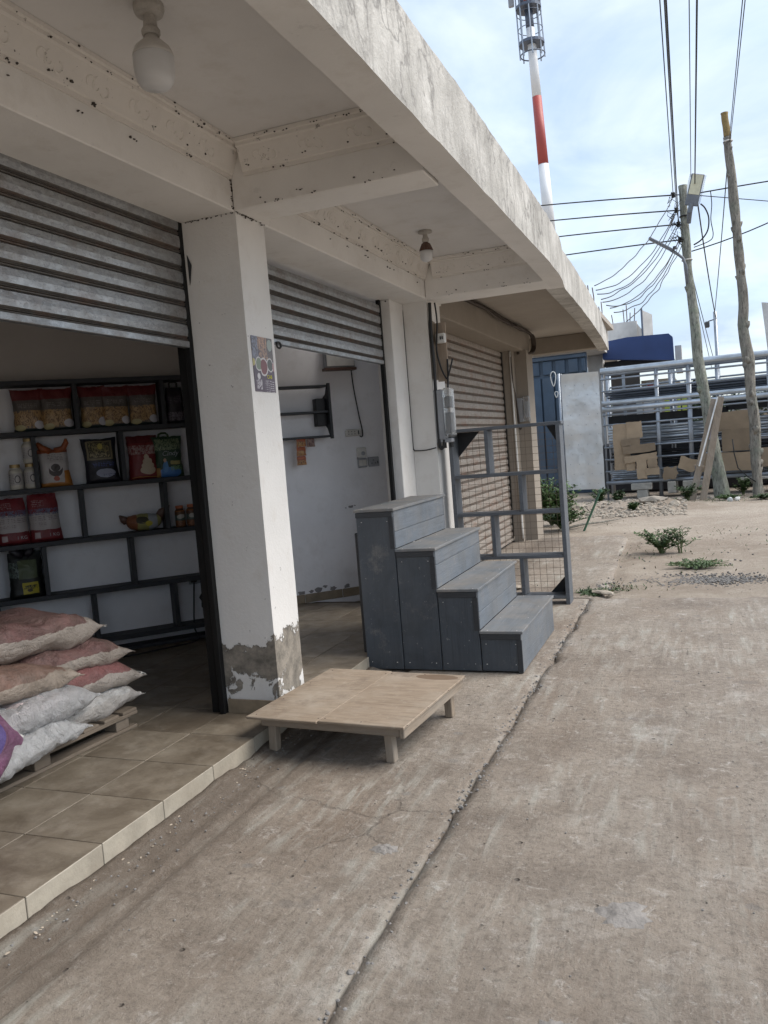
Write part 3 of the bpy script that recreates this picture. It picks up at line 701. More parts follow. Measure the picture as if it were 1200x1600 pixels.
# plaster cornice under the ceiling with scroll relief
def corn_profile(): return [(0, ZC-.175), (.012, ZC-.175), (.012, ZC-.155), (.022, ZC-.15), (.028, ZC-.13), (.055, ZC-.06), (.06, ZC-.045), (.075, ZC-.04), (.075, ZC-.024), (.088, ZC-.02), (.088, ZC-.002), (0, ZC-.002)]
def cornice_y(y0, y1, x):
    mb = MB().prism([(x+a, z) for a, z in corn_profile()], 1, y0, y1)
    y = y0+.15
    while y < y1-.1:
        for k in range(3):
            pts = []
            for q in range(9):
                a = q/8*4.2+k*1.9; rr = .034*(1-q/11)
                pts.append((x+.034+(.028*math.sin(a)*rr/.034)*.45+.006, y+(k-1)*.05+rr*math.cos(a), ZC-.10+rr*math.sin(a)))
            mb.tube(pts, .0042, 5)
        y += .27
    return mb
def cornice_x(x0, x1, y):      # on a face looking towards -y
    mb = MB().prism([(y-a, z) for a, z in corn_profile()], 0, x0, x1)
    x = x0+.15
    while x < x1-.08:
        for k in range(3):
            pts = []
            for q in range(9):
                a = q/8*4.2+k*1.9; rr = .034*(1-q/11)
                pts.append((x+(k-1)*.05+rr*math.cos(a), y-.034-.006-(.028*math.sin(a)*rr/.034)*.45, ZC-.10+rr*math.sin(a)))
            mb.tube(pts, .0042, 5)
        x += .27
    return mb
part('cornice', cornice_y(.87, 3.998, -2.298), 'cornice_paint', bd, recalc=True)
part('cornice', cornice_y(4.272, 7.348, -2.298), 'cornice_paint', bd)
part('cornice', cornice_x(-2.21, -1.2, 3.998), 'cornice_paint', bd)
part('cornice', cornice_x(-2.21, -1.2, 7.348), 'cornice_paint', bd)
mb = MB(); rs_ = random.Random(4)
for (y0, y1) in ((.9, 3.95), (4.3, 7.3)):
    for i in range(70):
        y = rs_.uniform(y0, y1); lv = rs_.choice([(.088, .012), (.088, .022), (.075, .035), (.014, .168), (.014, .176), (.03, .13), (.002, .22)])
        for q in range(rs_.choice([1, 1, 2, 3])): mb.rock((-2.298+lv[0], y+rs_.gauss(0, .012), ZC-lv[1]+rs_.gauss(0, .003)), rs_.uniform(.003, .0075), (1, rs_.uniform(.8, 1.8), .8))
for yy in (3.998, 7.348):
    for i in range(34):
        x = rs_.uniform(-2.2, -1.3); lv = rs_.choice([(.088, .012), (.088, .022), (.014, .170), (.03, .13), (.002, .3), (.002, .33)])
        for q in range(rs_.choice([1, 2, 3])): mb.rock((x+rs_.gauss(0, .012), yy-lv[0], ZC-lv[1]+rs_.gauss(0, .003)), rs_.uniform(.003, .007))
for i in range(26): mb.rock((-2.30+rs_.gauss(0, .004), 4.0+rs_.gauss(0, .006), rs_.uniform(2.9, 3.1)), rs_.uniform(.004, .009))
for i in range(30): mb.rock((rs_.uniform(-2.62, -2.3), 4.016, 2.9-abs(rs_.gauss(0, .004))), rs_.uniform(.003, .006))
for i in range(26): mb.rock((-2.292, rs_.uniform(4.02, 4.33), 2.9-abs(rs_.gauss(0, .006))), rs_.uniform(.003, .008))
part('mud_specks', mb, 'porcelain_dark', bd, kind='stuff')
# columns
def column(x0, x1, y0, y1, mat, z1, sk=True, z0=0, N=26):
    # subdivided faces with slightly uneven plaster
    mb = MB(); per = [(x0, y0), (x1, y0), (x1, y1), (x0, y1)]; ring = []
    for (a, b) in zip(per, per[1:]+per[:1]):
        for q in range(5): ring.append((a[0]+(b[0]-a[0])*q/5, a[1]+(b[1]-a[1])*q/5))
    cx, cy = (x0+x1)/2, (y0+y1)/2; vs = []
    for j in range(N+1):
        z = z0+(z1-z0)*j/N
        for (x, y) in ring:
            d = .004*NZ(x*5+y*3, z*2.5, cy); k = Vector((x-cx, y-cy)).normalized(); vs.append((x+k.x*d, y+k.y*d, z))
    m = len(ring); fs = [(j*m+i, j*m+(i+1) % m, (j+1)*m+(i+1) % m, (j+1)*m+i) for j in range(N) for i in range(m)]
    c = part('column', mb.add(vs, fs), mat, bd)
    if sk: part('skirting_tile', MB().box(x0+.01, x1-.008, y0-.012, y0-.005, PH, PH+.085, bev=.002), 'skirting_tile', c)
    return c
column(-2.647, -2.298, 4.02, 4.33, 'column_paint', ZB+.002, z0=PH-.05)
column(-2.625, -2.298, .62, .93, 'column_paint', ZB+.002, z0=PH-.05)
column(-2.56, -2.325, 7.45, 7.86, 'white_paint', ZB+.002, sk=False)
c2 = part('column', MB().box(-2.66, -2.562, 7.10, 7.46, 0, ZB+.001, bev=.006), 'white_paint', bd)
column(-2.70, -2.56, 12.25, 12.5, 'beige_beam', 2.87, sk=False)
column(-2.558, -2.38, 12.42, 12.9, 'beige_beam', 2.87, sk=False)
# column behind bay 1 shutter rail
# walls (shared by the rooms)
O1 = Vector((-3.857, 5.797, 0)); d45 = Vector((math.cos(R(45)), math.sin(R(45)), 0)); n45 = Vector((-math.sin(R(45)), math.cos(R(45)), 0))
P2 = Vector((-3.78, 7.2, 0))
def wall45(P, s0, s1, off, th, z0, z1, mat, name='wall'):
    a = P+d45*s0+n45*(off+th/2); b = P+d45*s1+n45*(off+th/2); m = MB().beam((a.x, a.y, (z0+z1)/2), (b.x, b.y, (z0+z1)/2), th, z1-z0)
    return part(name, m, mat, bd)
wall45(O1, -3.4, .32, .20, .10, .03, 2.29, 'wall_inside')
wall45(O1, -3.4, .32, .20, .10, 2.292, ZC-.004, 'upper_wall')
wall45(P2, -3.0, 1.44, 0, .10, .03, ZC-.004, 'wall_inside')
part('wall', MB().beam((-3.86, 6.2, 1.63), (-2.64, 4.36, 1.63), .08, 3.2), 'wall_inside', bd)
part('wall', MB().box(-7.3, -7.15, -3.3, 9, .03, ZC-.01), 'wall_inside', bd)
part('wall', MB().box(-7.14, -2.7, -3.3, -3.2, .03, ZC-.01), 'wall_inside', bd)
part('wall', MB().box(-2.80, -2.665, 7.3, 8.4, 0, 2.855), 'white_paint', bd)
part('wall', MB().box(-7.14, -2.8, 12.95, 13.05, 0, 3.19), 'beige_beam', bd)
part('wall', MB().box(-7.14, -2.8, 8.45, 8.55, 0, 3.19), 'wall_inside', bd)
# skirting on the diagonal wall of the second shop
for k in range(5):
    a = P2+d45*(-.75+k*.4+.003)-n45*.006; b = P2+d45*(-.75+(k+1)*.4-.003)-n45*.006
    part('skirting_tile', MB().beam((a.x, a.y, PH+.042), (b.x, b.y, PH+.042), .010, .085, bev=.002), 'skirting_tile', bd)
# broken plaster on that wall
def chips(spec):
    mb = MB()
    for (s_, z, r) in spec:
        n = 11; c = P2+d45*s_-n45*.0025; pts = []
        for k in range(n):
            a = 2*math.pi*k/n; rr = r*random.uniform(.5, 1.2); p = c+d45*(rr*math.cos(a)); pts.append((p.x, p.y, z+rr*.6*math.sin(a)))
        q = [(p[0]+.004*n45.x, p[1]+.004*n45.y, p[2]) for p in pts]
        mb.add(pts+q, [tuple(range(n)), tuple(reversed(range(n, 2*n)))]+[(k, (k+1) % n, n+(k+1) % n, n+k) for k in range(n)])
    return mb
part('plaster_damage', chips([(.62, 1.0, .028), (.56, .995, .012), (.66, 1.01, .012), (.12, .20, .03), (.20, .205, .045), (.35, .20, .04), (.27, .23, .025), (.5, .20, .04), (.02, .2, .04)]), 'grey_render', bd)

# roller shutters
def shutter(name, x, y0, y1, zb, zt, pitch, mat, rails=True, handle=False, rib=.018):
    sh = bpy.data.objects.new('roller_shutter', None); COL.objects.link(sh); sh.parent = bd
    base = Vector((x, (y0+y1)/2, zb)); sh.location = base-Vector((-2.65, 4.0, 0)); MW[sh.name] = Matrix.Translation(base)
    L = (y1-y0)/2
    # one slat: slightly bowed panel with a rolled double seam along its foot
    pr = [(.000, pitch), (.010, pitch*.93), (.013, pitch*.6), (.010, pitch*.30), (-.002, pitch*.19), (rib*.5, pitch*.165), (rib*.65, pitch*.13), (-.003, pitch*.10), (rib*.5, pitch*.08), (rib*.5, pitch*.04), (.0, .001), (-.006, .001), (-.006, pitch)]
    smb = MB().prism(pr, 1, -L, L); smb.mi = [0, 0]+[1 if 3 <= i <= 10 else 0 for i in range(len(pr))]
    me = mesh_of('slat', smb, [mat, 'shutter_seam' if 'galv' in mat else 'beige_seam'])
    n = int(round((zt-zb)/pitch))
    for k in range(n):
        dup_piece(me, 'slat', sh, (random.uniform(-.0012, .0012), 0, k*pitch))
    part('bottom_bar', MB().box(x-.02, x+.022, y0+.01, y1-.01, zb-.035, zb-.001, bev=.003), mat, sh)
    if rails:
        for yy in ((y1-.005), (y0-.045)):
            part('guide_rail', MB().box(x-.022, x+.014, yy+.004, yy+.044, PH if x > -2.68 else .0, zt+.0, bev=.003), 'rail_black', sh)
    if handle:
        part('pull_hook', MB().tube([(x+.03, y0+.62+.03*math.cos(a), zb-.045-.02*math.sin(a)) for a in [i*math.pi/6 for i in range(13)]], .007, 6), 'black_rubber', sh)
    return sh
shutter('s1', -2.66, .97, 3.985, 2.24, 2.90, .0975, 'galvanised_shutter')
shutter('s2', -2.66, 4.40, 7.055, 2.355, 2.90, .1, 'galvanised_shutter', handle=True)
shutter('s3', -2.735, 8.45, 12.25, .06, 2.86, .1, 'beige_shutter', rib=.014)
part('shutter_jamb', MB().box(-2.75, -2.70, 4.015, 4.06, PH, 2.9), 'rail_black', bd)
# cardboard scrap wedged over the first guide rail
single('cardboard_scrap', MB().add([(-2.628, 4.012, 2.72), (-2.60, 4.005, 2.66), (-2.625, 4.012, 2.55), (-2.63, 4.02, 2.6)], [(0, 1, 2, 3)]).add([(-2.628, 4.016, 2.72), (-2.60, 4.009, 2.66), (-2.625, 4.016, 2.55), (-2.63, 4.024, 2.6)], [(3, 2, 1, 0)]), 'dark_plastic', 'dark torn scrap sticking out beside the top of the first shutter rail', 'scrap')
# stub steel bars on the roof
for k, (x, y, h) in enumerate([(-1.33, 11.6, .30), (-1.31, 12.0, .33), (-1.36, 12.25, .28), (-1.40, 12.9, .22), (-1.37, 13.6, .36), (-1.43, 13.95, .34)]):
    single('rebar', MB().tube([(x, y, 3.2), (x+.01, y, 3.2+h*.7), (x+random.uniform(-.02, .02), y, 3.24+h)], .008, 6), 'rebar_rust',
           ['first', 'second', 'third', 'fourth', 'fifth', 'last'][k]+' rusty steel bar standing on the canopy roof, counted from the near end', 'steel bar', base=(x, y, 3.2), group='rebar stubs on the canopy')

# ================================================================== LIGHT BULBS
b1 = thing('light_bulb', 'large white led bulb hanging from the ceiling of the nearest bay', 'light bulb', (-1.81, 2.67, ZC))
part('ceiling_rose', MB().lathe([(.0, -.001), (.055, -.001), (.056, -.02), (.050, -.036), (.03, -.04), (.0, -.04)], n=18), 'porcelain_dirty', b1, local=True, smooth=False)
part('lamp_holder', MB().lathe([(.0, -.035), (.022, -.036), (.024, -.06), (.026, -.08), (.034, -.092), (.034, -.105), (.030, -.112), (.0, -.112)], n=20), 'porcelain_dirty', b1, local=True)
part('bulb_collar', MB().lathe([(.0, -.10), (.024, -.102), (.026, -.122), (.045, -.137), (.064, -.155), (.073, -.175), (.0745, -.186), (.0, -.186)], n=28), 'bulb_body_white', b1, local=True, smooth=True)
part('diffuser', MB().lathe([(.073, -.184), (.0745, -.19), (.075, -.215), (.072, -.25), (.066, -.274), (.054, -.292), (.03, -.302), (.0, -.304)], n=28), 'bulb_diffuser', b1, local=True, smooth=True)
b2 = thing('light_bulb', 'smaller bulb with a brown ribbed body on the ceiling of the second bay', 'light bulb', (-1.95, 6.35, ZC))
part('ceiling_rose', MB().lathe([(.0, -.001), (.055, -.001), (.056, -.016), (.03, -.024), (.0, -.024)], n=18), 'porcelain_dirty', b2, local=True)
part('lamp_holder', MB().lathe([(.0, -.022), (.018, -.022), (.020, -.05), (.028, -.06), (.028, -.082), (.020, -.09), (.0, -.09)], n=18), 'porcelain_dirty', b2, local=True)
mb = MB().lathe([(.0, -.088), (.022, -.09), (.04, -.115), (.05, -.15), (.05, -.156), (.0, -.156)], n=24)
for k in range(12):
    a = k*math.pi/6; mb.beam((.030*math.cos(a), .030*math.sin(a), -.10), (.052*math.cos(a), .052*math.sin(a), -.152), .005, .008)
part('bulb_collar', mb, 'bulb_body_brown', b2, local=True)
part('diffuser', MB().lathe([(.049, -.155), (.052, -.175), (.051, -.20), (.042, -.225), (.022, -.238), (.0, -.24)], n=24), 'bulb_diffuser', b2, local=True, smooth=True)
mb = MB()
for k in range(5):
    mb.tube([(random.uniform(-.05, .03), random.uniform(-.04, .04), -.002-random.uniform(0, .02)) for _ in range(4)], .004, 5)
part('wire_ends', mb, 'black_cable', b1, local=True)

# ================================================================== POSTER on the column
print_mat('poster_print', (.10, .065, .09), [
    ('r', -.13, .13, .02, .17, (.11, .09, .10)), ('n', -.05, .055, .03, .16, (.52, .32, .20)), ('n', -.13, -.05, .02, .16, (.25, .27, .34)), ('n', .05, .13, .03, .16, (.17, .14, .12)),
    ('e', .085, .115, .028, .033, (.34, .38, .33)), ('e', -.055, .0, .04, .04, (.6, .57, .55)), ('e', .0, -.012, .048, .052, (.6, .57, .55)), ('e', .072, .0, .04, .04, (.6, .57, .55)),
    ('e', -.055, .0, .032, .033, (.21, .25, .17)), ('e', .0, -.012, .038, .043, (.20, .06, .06)), ('e', .072, .0, .032, .033, (.10, .10, .085)),
    ('e', -.115, .01, .02, .022, (.48, .42, .16)), ('e', .118, -.005, .02, .026, (.42, .24, .24)),
    ('e', -.065, -.068, .018, .017, (.62, .6, .6)), ('n', -.095, -.035, -.14, -.085, (.55, .52, .54)), ('t', .0, .12, -.165, -.085, (.55, .52, .54)), ('t', -.10, -.03, -.165, -.15, (.5, .48, .5))], rough=.35, crink=0)
ps = thing('food_poster', 'food poster with plates and yellow lettering pasted on the first column', 'poster', (-2.2945, 4.175, 2.085), rot=(0, 0, R(90)))
po = part('poster_sheet', MB().box(-.118, .118, -.0012, .0012, -.155, .155), 'poster_print', ps, local=True)
MATS['yellow_print'] = simple('yellow_print', (.62, .58, .06), .5, bump=0)
Mt = Matrix.Translation((.055, -.0022, -.068)) @ Matrix.Rotation(R(90), 4, 'X')
text('headline', 'CAB', .030, 'yellow_print', po, Mt)

# ================================================================== CABLES AND METER on the second column
def cable(pts, r, mat, label, cat='cable', n=6, group=None):
    P = [Vector(p) for p in pts]; q = []
    for i in range(len(P)-1):      # Catmull-Rom
        p0, p1, p2, p3 = P[max(i-1, 0)], P[i], P[i+1], P[min(i+2, len(P)-1)]
        for k in range(6):
            t = k/6; q.append(.5*((2*p1)+(-p0+p2)*t+(2*p0-5*p1+4*p2-p3)*t*t+(-p0+3*p1-3*p2+p3)*t**3))
    q.append(P[-1]); return single('cable', MB().tube(q, r, n), mat, label, cat, base=P[0], smooth=True, group=group)
cable([(-2.60, 7.09, 2.885), (-2.585, 7.2, 2.875), (-2.575, 7.43, 2.86), (-2.565, 7.442, 2.8), (-2.563, 7.442, 2.3), (-2.562, 7.442, 1.62), (-2.555, 7.44, 1.53), (-2.52, 7.438, 1.515), (-2.42, 7.438, 1.515), (-2.33, 7.438, 1.53)], .006, 'black_cable', 'thin dark cable running down the front of the second column')
cable([(-2.30, 7.47, 2.88), (-2.30, 7.45, 2.6), (-2.295, 7.45, 2.3), (-2.30, 7.45, 1.9), (-2.30, 7.45, 1.6), (-2.29, 7.46, 1.52), (-2.26, 7.46, 1.54), (-2.25, 7.46, 1.6)], .016, 'black_cable', 'thick black conduit down the corner of the second column to the meter')
cable([(-2.26, 7.50, 2.88), (-2.25, 7.5, 2.7), (-2.27, 7.49, 2.45), (-2.25, 7.5, 2.3), (-2.22, 7.52, 2.2), (-2.19, 7.52, 2.18), (-2.13, 7.52, 2.35)], .008, 'black_cable', 'black cable looping past the small breaker on the second column')
cable([(-2.20, 7.53, 2.08), (-2.19, 7.53, 2.2), (-2.185, 7.53, 2.35)], .009, 'black_cable', 'short black cable end standing above the meter box')
mbk = MB().box(-2.318, -2.302, 7.455, 7.60, 2.17, 2.72, bev=.004)
single('wooden_backboard', mbk, 'old_timber_z', 'weathered brown backboard behind the breaker on the second column', 'board', base=(-2.31, 7.5, 2.17))
single('wooden_backboard', MB().box(-2.298, -2.19, 7.56, 7.575, 2.15, 2.70, bev=.004), 'pale_timber', 'pale wooden board carrying the breaker beside the second column', 'board', base=(-2.25, 7.56, 2.15))
bk = thing('breaker', 'small grey circuit breaker on a wooden board above the meter box', 'circuit breaker', (-2.235, 7.53, 2.55))
part('breaker_body', MB().box(-.045, .045, -.025, .028, -.045, .045, bev=.006), 'white_plastic', bk, local=True)
part('switch_lever', MB().box(.0, .012, -.036, -.026, -.015, .015, bev=.002).box(.02, .032, -.036, -.026, -.015, .015, bev=.002), 'dark_plastic', bk, local=True)
mt = thing('meter_box', 'grey electricity meter box with a clear cover on the second column', 'meter box', (-2.23, 7.47, 1.60))
part('meter_case', MB().box(-.095, -.005, -.03, .07, 0, .47, bev=.01).box(-.10, .06, -.02, .06, -.03, .01, bev=.008), 'grey_plastic', mt, local=True)
part('clear_cover', MB().box(.0, .085, -.045, .07, .02, .48, bev=.015), 'clear_plastic_cover', mt, local=True)
part('meter_dial', MB().box(.012, .065, -.028, .04, .06, .25, bev=.008).box(.012, .065, -.022, .04, .29, .40, bev=.006), 'dark_plastic', mt, local=True)
part('cable_gland', MB().tube([(-.03, .02, -.03), (-.03, .02, -.08)], .02, 8).tube([(.04, .02, -.02), (.04, .02, -.075)], .018, 8), 'black_rubber', mt, local=True)
mt2 = thing('meter_box', 'small meter box with clear cover on the far beige column', 'meter box', (-2.47, 12.40, 1.80))
part('meter_case', MB().box(-.09, .0, -.04, .02, 0, .36, bev=.008), 'grey_plastic', mt2, local=True)
part('clear_cover', MB().box(.005, .10, -.06, .02, .0, .38, bev=.012), 'clear_plastic_cover', mt2, local=True)
part('meter_dial', MB().box(.03, .075, -.04, .0, .06, .3, bev=.006), 'grey_plastic', mt2, local=True)
cable([(-2.58, 12.24, 2.82), (-2.57, 12.24, 2.4), (-2.555, 12.3, 2.2), (-2.54, 12.34, 1.9), (-2.53, 12.36, 1.7), (-2.50, 12.38, 1.75)], .012, 'brown_cable', 'dark cable down the far beige column to its meter box')
cable([(-2.585, 12.24, 2.86), (-2.583, 12.24, 2.0), (-2.58, 12.24, 1.2), (-2.57, 12.24, .05)], .016, 'white_plastic', 'pale conduit down the corner of the far beige column', 'conduit')
# rough cable bundle in the corner of the far canopy bay
rnd = random.Random(3)
for k in range(3):
    pts = []
    for i in range(12):
        f = i/11; y = 8.0+(12.7-8.0)*f; pts.append((-2.395+.02*k+rnd.uniform(-.008, .008), y, 3.17-.02*k-.03*math.sin(f*math.pi*3+k)*.5+rnd.uniform(-.01, .01)))
    pts += [(-2.36+.02*k, 12.85, 3.1), (-2.36+.02*k, 12.9, 2.95), (-2.38+.02*k, 12.7, 2.84), (-2.5, 12.4, 2.83)]
    cable(pts, .022-.004*k, 'brown_cable', ['thickest', 'middle', 'thinnest'][k]+' dusty cable of the bundle under the far canopy', group='cables under the far canopy')

# ================================================================== SHOP 1: SHELF RACK
rk = thing('shelf_rack', 'dark grey wooden shelf rack on the diagonal wall of the first shop', 'shelf rack', (O1.x, O1.y, 0), R(45))
def rbox(s0, s1, z0, z1, d0=0, d1=.195): return MB().box(s0, s1, d0, d1, z0, z1, bev=.003)
ZS = [2.25, 1.865, 1.43, 1.012, .597, .20]
for z in ZS: part('shelf_board', rbox(-1.61, .45, z, z+.038), 'rack_grey_paint', rk, local=True)
divs = [(2.25, 1.903, [-.915, -.25]), (1.865, 1.468, [-1.25, -.605]), (1.43, 1.05, [-.945, -.305]), (1.012, .635, [-1.26, -.605]), (.597, .238, [-.93, -.30])]
for zt, zb, ss in divs:
    for s_ in ss: part('divider', rbox(s_-.018, s_+.018, zb+.001, zt-.001, .003, .19), 'rack_grey_paint', rk, local=True)
part('post', rbox(-1.65, -1.612, .10, 2.288), 'rack_grey_paint', rk, local=True)
part('plinth', rbox(-1.61, .45, .10, .13, .04, .19), 'rack_grey_paint', rk, local=True)

def bag_mesh(wd, ht, dp, top=.55, gus=.9, nu=14, nv=18, ear=0, seed=0, lean=0, bulge=.5, mi=0):
    """filled pouch standing on its base: local x across, -y front, z up"""
    def f(side):
        def g(u, v):
            x = (u-.5)*2; z = v*ht
            prof = (min(1, (1-v)/max(.05, 1-bulge)))**.8 if v > bulge else 1
            base = min(1, (v/.07)+.55)
            e = (1-abs(x)**3.2)**.5 if abs(x) < 1 else 0
            th = dp/2*e*(prof*.96+.04)*base
            w_ = wd/2*(1-.10*math.sin(v*math.pi))*(1+(top-1)*max(0, v-.75)/.25*.35)
            wob = .010*NZ(x*2+seed, z*14, side*3+seed)+.005*NZ(x*6, z*40, seed)
            edge = ht*.035*abs(x)**2*(1 if v > .9 else 0)*(ear)
            return (x*w_+lean*v*ht+.006*NZ(z*20, seed), side*(th+wob*min(1, e*1.3)), z+edge+(.006*NZ(x*3, seed, 5) if v > .9 else 0))
        return g
    return MB().grid(f(-1), nu, nv, mi).grid(f(1), nu, nv, mi)
def on_rack(s_, z, d=.075): 
    p = O1+d45*s_+n45*d; return (p.x, p.y, z)
# five clear bags of noodles
def snack(s0, s1, ht, lab, seed):
    wd = s1-s0; nm = 'noodle_bag_print%d' % seed
    print_mat(nm, (.14, .125, .11), [('r', -wd, wd, ht*.76, ht*1.2, (.15, .02, .02)), ('r', -wd*.42, wd*.42, ht*.12, ht*.46, (.17, .10, .05)), ('n', -wd*.45, wd*.45, ht*.08, ht*.50, (.50, .33, .15)),
        ('t', -wd*.3, wd*.3, ht*.55, ht*.68, (.33, .31, .30)), ('r', -wd, wd, -.01, ht*.055, (.03, .05, .05)), ('e', -wd*.28, ht*.09, wd*.17, ht*.075, (.48, .43, .22)), ('e', wd*.33, ht*.15, wd*.16, ht*.10, (.62, .62, .66))], rough=.3)
    mb = bag_mesh(wd, ht, .10, top=1.15, ear=1, seed=seed, bulge=.45)
    return single('noodle_bag', mb, nm, lab, 'noodle bag', base=on_rack((s0+s1)/2, 1.905), rz=R(45), group='noodle bags on the top shelf', local=True, smooth=True)
snack(-1.375, -1.15, .315, 'dimmest noodle bag, furthest left on the top shelf of the first shop', 1)
snack(-1.175, -.935, .315, 'noodle bag just left of the first divider on the top shelf', 2)
snack(-.89, -.69, .32, 'noodle bag with a maroon top just right of the first divider', 3)
snack(-.73, -.51, .315, 'middle noodle bag of the three in the centre compartment', 4)
snack(-.52, -.29, .315, 'rightmost noodle bag with a round white badge on the top shelf', 5)
print_mat('black_pack_print', (.02, .016, .022), [('n', -.08, .08, .02, .09, (.16, .14, .17)), ('t', -.06, .06, .16, .22, (.12, .10, .13))])
for (s0, s1, h, lab) in ((-.225, -.075, .29, 'black charcoal bag with carry handle on the top shelf at the right'), (-.07, .05, .27, 'black bag half hidden by the shutter rail on the top shelf')):
    t = thing('charcoal_bag', lab, 'bag', on_rack((s0+s1)/2, 1.905), R(45))
    part('bag_body', bag_mesh(s1-s0, h, .09, seed=int(h*100), bulge=.7), 'black_pack_print', t, local=True, smooth=True)
    part('handle', MB().tube([(-.03, 0, h-.01), (-.03, 0, h+.035), (-.015, 0, h+.045), (.015, 0, h+.045), (.03, 0, h+.035), (.03, 0, h-.01)], .008, 6), 'black_rubber', t, local=True)
# jars of mayonnaise
print_mat('white_jar_print', (.60, .58, .50), [('r', -.06, .06, .035, .125, (.50, .48, .46)), ('e', .012, .08, .022, .03, (.10, .09, .10)), ('e', .012, .08, .015, .022, (.5, .48, .45)), ('t', -.045, -.015, .045, .12, (.12, .11, .12))], crink=0)
def jar(loc, r, h, mats, lab, cat, grp, name):
    t = thing(name, lab, cat, loc, R(45), grp)
    part('jar_body', MB().lathe([(r*.0, 0), (r*.9, 0), (r, h*.05), (r, h*.70), (r*.93, h*.76), (r*.68, h*.84), (r*.66, h*.87), (0, h*.87)], n=20), mats[0], t, local=True, smooth=False)
    part('lid', MB().lathe([(0, h*.865), (r*.74, h*.868), (r*.76, h*.88), (r*.76, h*.985), (r*.7, h), (0, h)], n=20), mats[1], t, local=True)
    return t
for (s_, z, lab) in ((-1.398, 1.469, 'white mayonnaise jar standing alone at the left end of the row'), (-1.29, 1.469, 'white mayonnaise jar carrying another jar on its lid'), (-1.285, 1.662, 'white mayonnaise jar stacked on top of another jar')):
    jar(on_rack(s_, z, .07), .050, .192, ('white_jar_print', 'brass_lid'), lab, 'jar', 'white jars on the second shelf', 'mayonnaise_jar')
print_mat('spice_jar_print', (.13, .055, .025), [('r', -.06, .06, .055, .10, (.07, .11, .09)), ('e', 0, .085, .03, .018, (.45, .45, .40)), ('r', -.06, .06, .125, .135, (.3, .12, .03)), ('n', -.06, .06, .0, .05, (.26, .11, .04))], crink=0)
for (s_, z, h, lab) in ((-.195, 1.051, .175, 'small brown spice jar with orange lid nearest the divider'), (-.10, 1.051, .178, 'small brown spice jar, second from the divider'), (-.025, 1.051, .10, 'lower squat spice jar at the shutter rail'), (-.025, 1.153, .115, 'spice jar stacked on the squat jar at the shutter rail')):
    jar(on_rack(s_, z, .07), .042, h, ('spice_jar_print', 'orange_lid'), lab, 'jar', 'spice jars on the third shelf', 'spice_jar')
# packs on the second shelf
print_mat('rice_pack_print', (.52, .50, .49), [('r', -.14, .14, .26, .40, (.26, .07, .03)), ('e', .0, .13, .052, .055, (.06, .045, .045)), ('e', .0, .155, .05, .04, (.52, .5, .49)), ('e', .0, .145, .034, .030, (.06, .045, .045)), ('e', .0, .06, .022, .020, (.42, .10, .06)), ('r', .06, .14, -.01, .12, (.5, .2, .03)), ('r', -.14, .14, -.01, .03, (.46, .20, .05)), ('t', -.05, .06, .20, .25, (.16, .15, .15))])
t = thing('rice_bag', 'white and orange rice bag with its top tied into two ears', 'bag', on_rack(-1.11, 1.469), R(45))
b = part('bag_body', bag_mesh(.235, .29, .12, top=.8, seed=11, lean=-.05, bulge=.6), 'rice_pack_print', t, local=True, smooth=True)
simple('orange_film', (.30, .085, .03), .35, var=.3, scale=20, bump=.004, bscale=30)
part('tied_ear', MB().tube([(-.03, 0, .27), (-.085, -.01, .30), (-.115, -.02, .345)], [.03, .03, .012], 8).tube([(.01, 0, .27), (.07, -.01, .29), (.095, -.02, .335), (.095, -.02, .365)], [.03, .024, .022, .008], 8), 'orange_film', t, local=True, smooth=True)
print_mat('black_gold_print', (.018, .02, .032), [('r', -.11, .085, .18, .33, (.23, .20, .12)), ('r', -.095, .07, .195, .32, (.03, .028, .022)), ('n', -.09, .065, .20, .32, (.30, .26, .13)), ('e', -.005, .285, .02, .024, (.55, .47, .14)), ('e', .02, .075, .075, .035, (.34, .38, .50)), ('t', -.08, .10, .125, .16, (.10, .14, .42)), ('t', .0, .09, .05, .07, (.10, .10, .2))])
t = thing('rice_bag', 'black rice bag with a gold framed picture and a bowl of rice', 'bag', on_rack(-.765, 1.469), R(45))
part('bag_body', bag_mesh(.265, .345, .13, top=1.1, ear=1, seed=12, lean=-.04, bulge=.7), 'black_gold_print', t, local=True, smooth=True)
print_mat('red_pack_print', (.21, .022, .024), [('r', -.14, .14, .29, .42, (.12, .012, .014)), ('e', .025, .07, .062, .035, (.52, .44, .32)), ('e', .025, .105, .050, .030, (.52, .44, .32)), ('e', .025, .14, .036, .028, (.52, .44, .32)), ('e', .02, .175, .02, .024, (.52, .44, .32)), ('n', -.12, .12, .20, .27, (.40, .30, .28)), ('r', -.1, .12, .012, .018, (.5, .3, .1))])
t = thing('rice_bag', 'dark red rice bag with a pale tower picture beside the green bag', 'bag', on_rack(-.445, 1.469), R(45))
part('bag_body', bag_mesh(.245, .35, .13, seed=13, bulge=.6, top=.95), 'red_pack_print', t, local=True, smooth=True)
print_mat('green_pack_print', (.022, .065, .030), [('n', -.1, .1, .22, .31, (.24, .30, .18)), ('r', .01, .09, .10, .13, (.40, .36, .14)), ('e', .0, .035, .09, .045, (.06, .20, .52)), ('e', -.03, .085, .022, .045, (.10, .28, .58)), ('e', -.035, .135, .012, .016, (.52, .36, .27)), ('n', .01, .1, .05, .09, (.16, .30, .14)), ('r', -.12, -.07, .0, .08, (.35, .2, .06))])
t = thing('rice_bag', 'green bag with carry handle and a blue dress picture', 'bag', on_rack(-.25, 1.469, .06), R(45))
b = part('bag_body', bag_mesh(.245, .33, .12, seed=14, bulge=.75, top=1.05), 'green_pack_print', t, local=True, smooth=True)
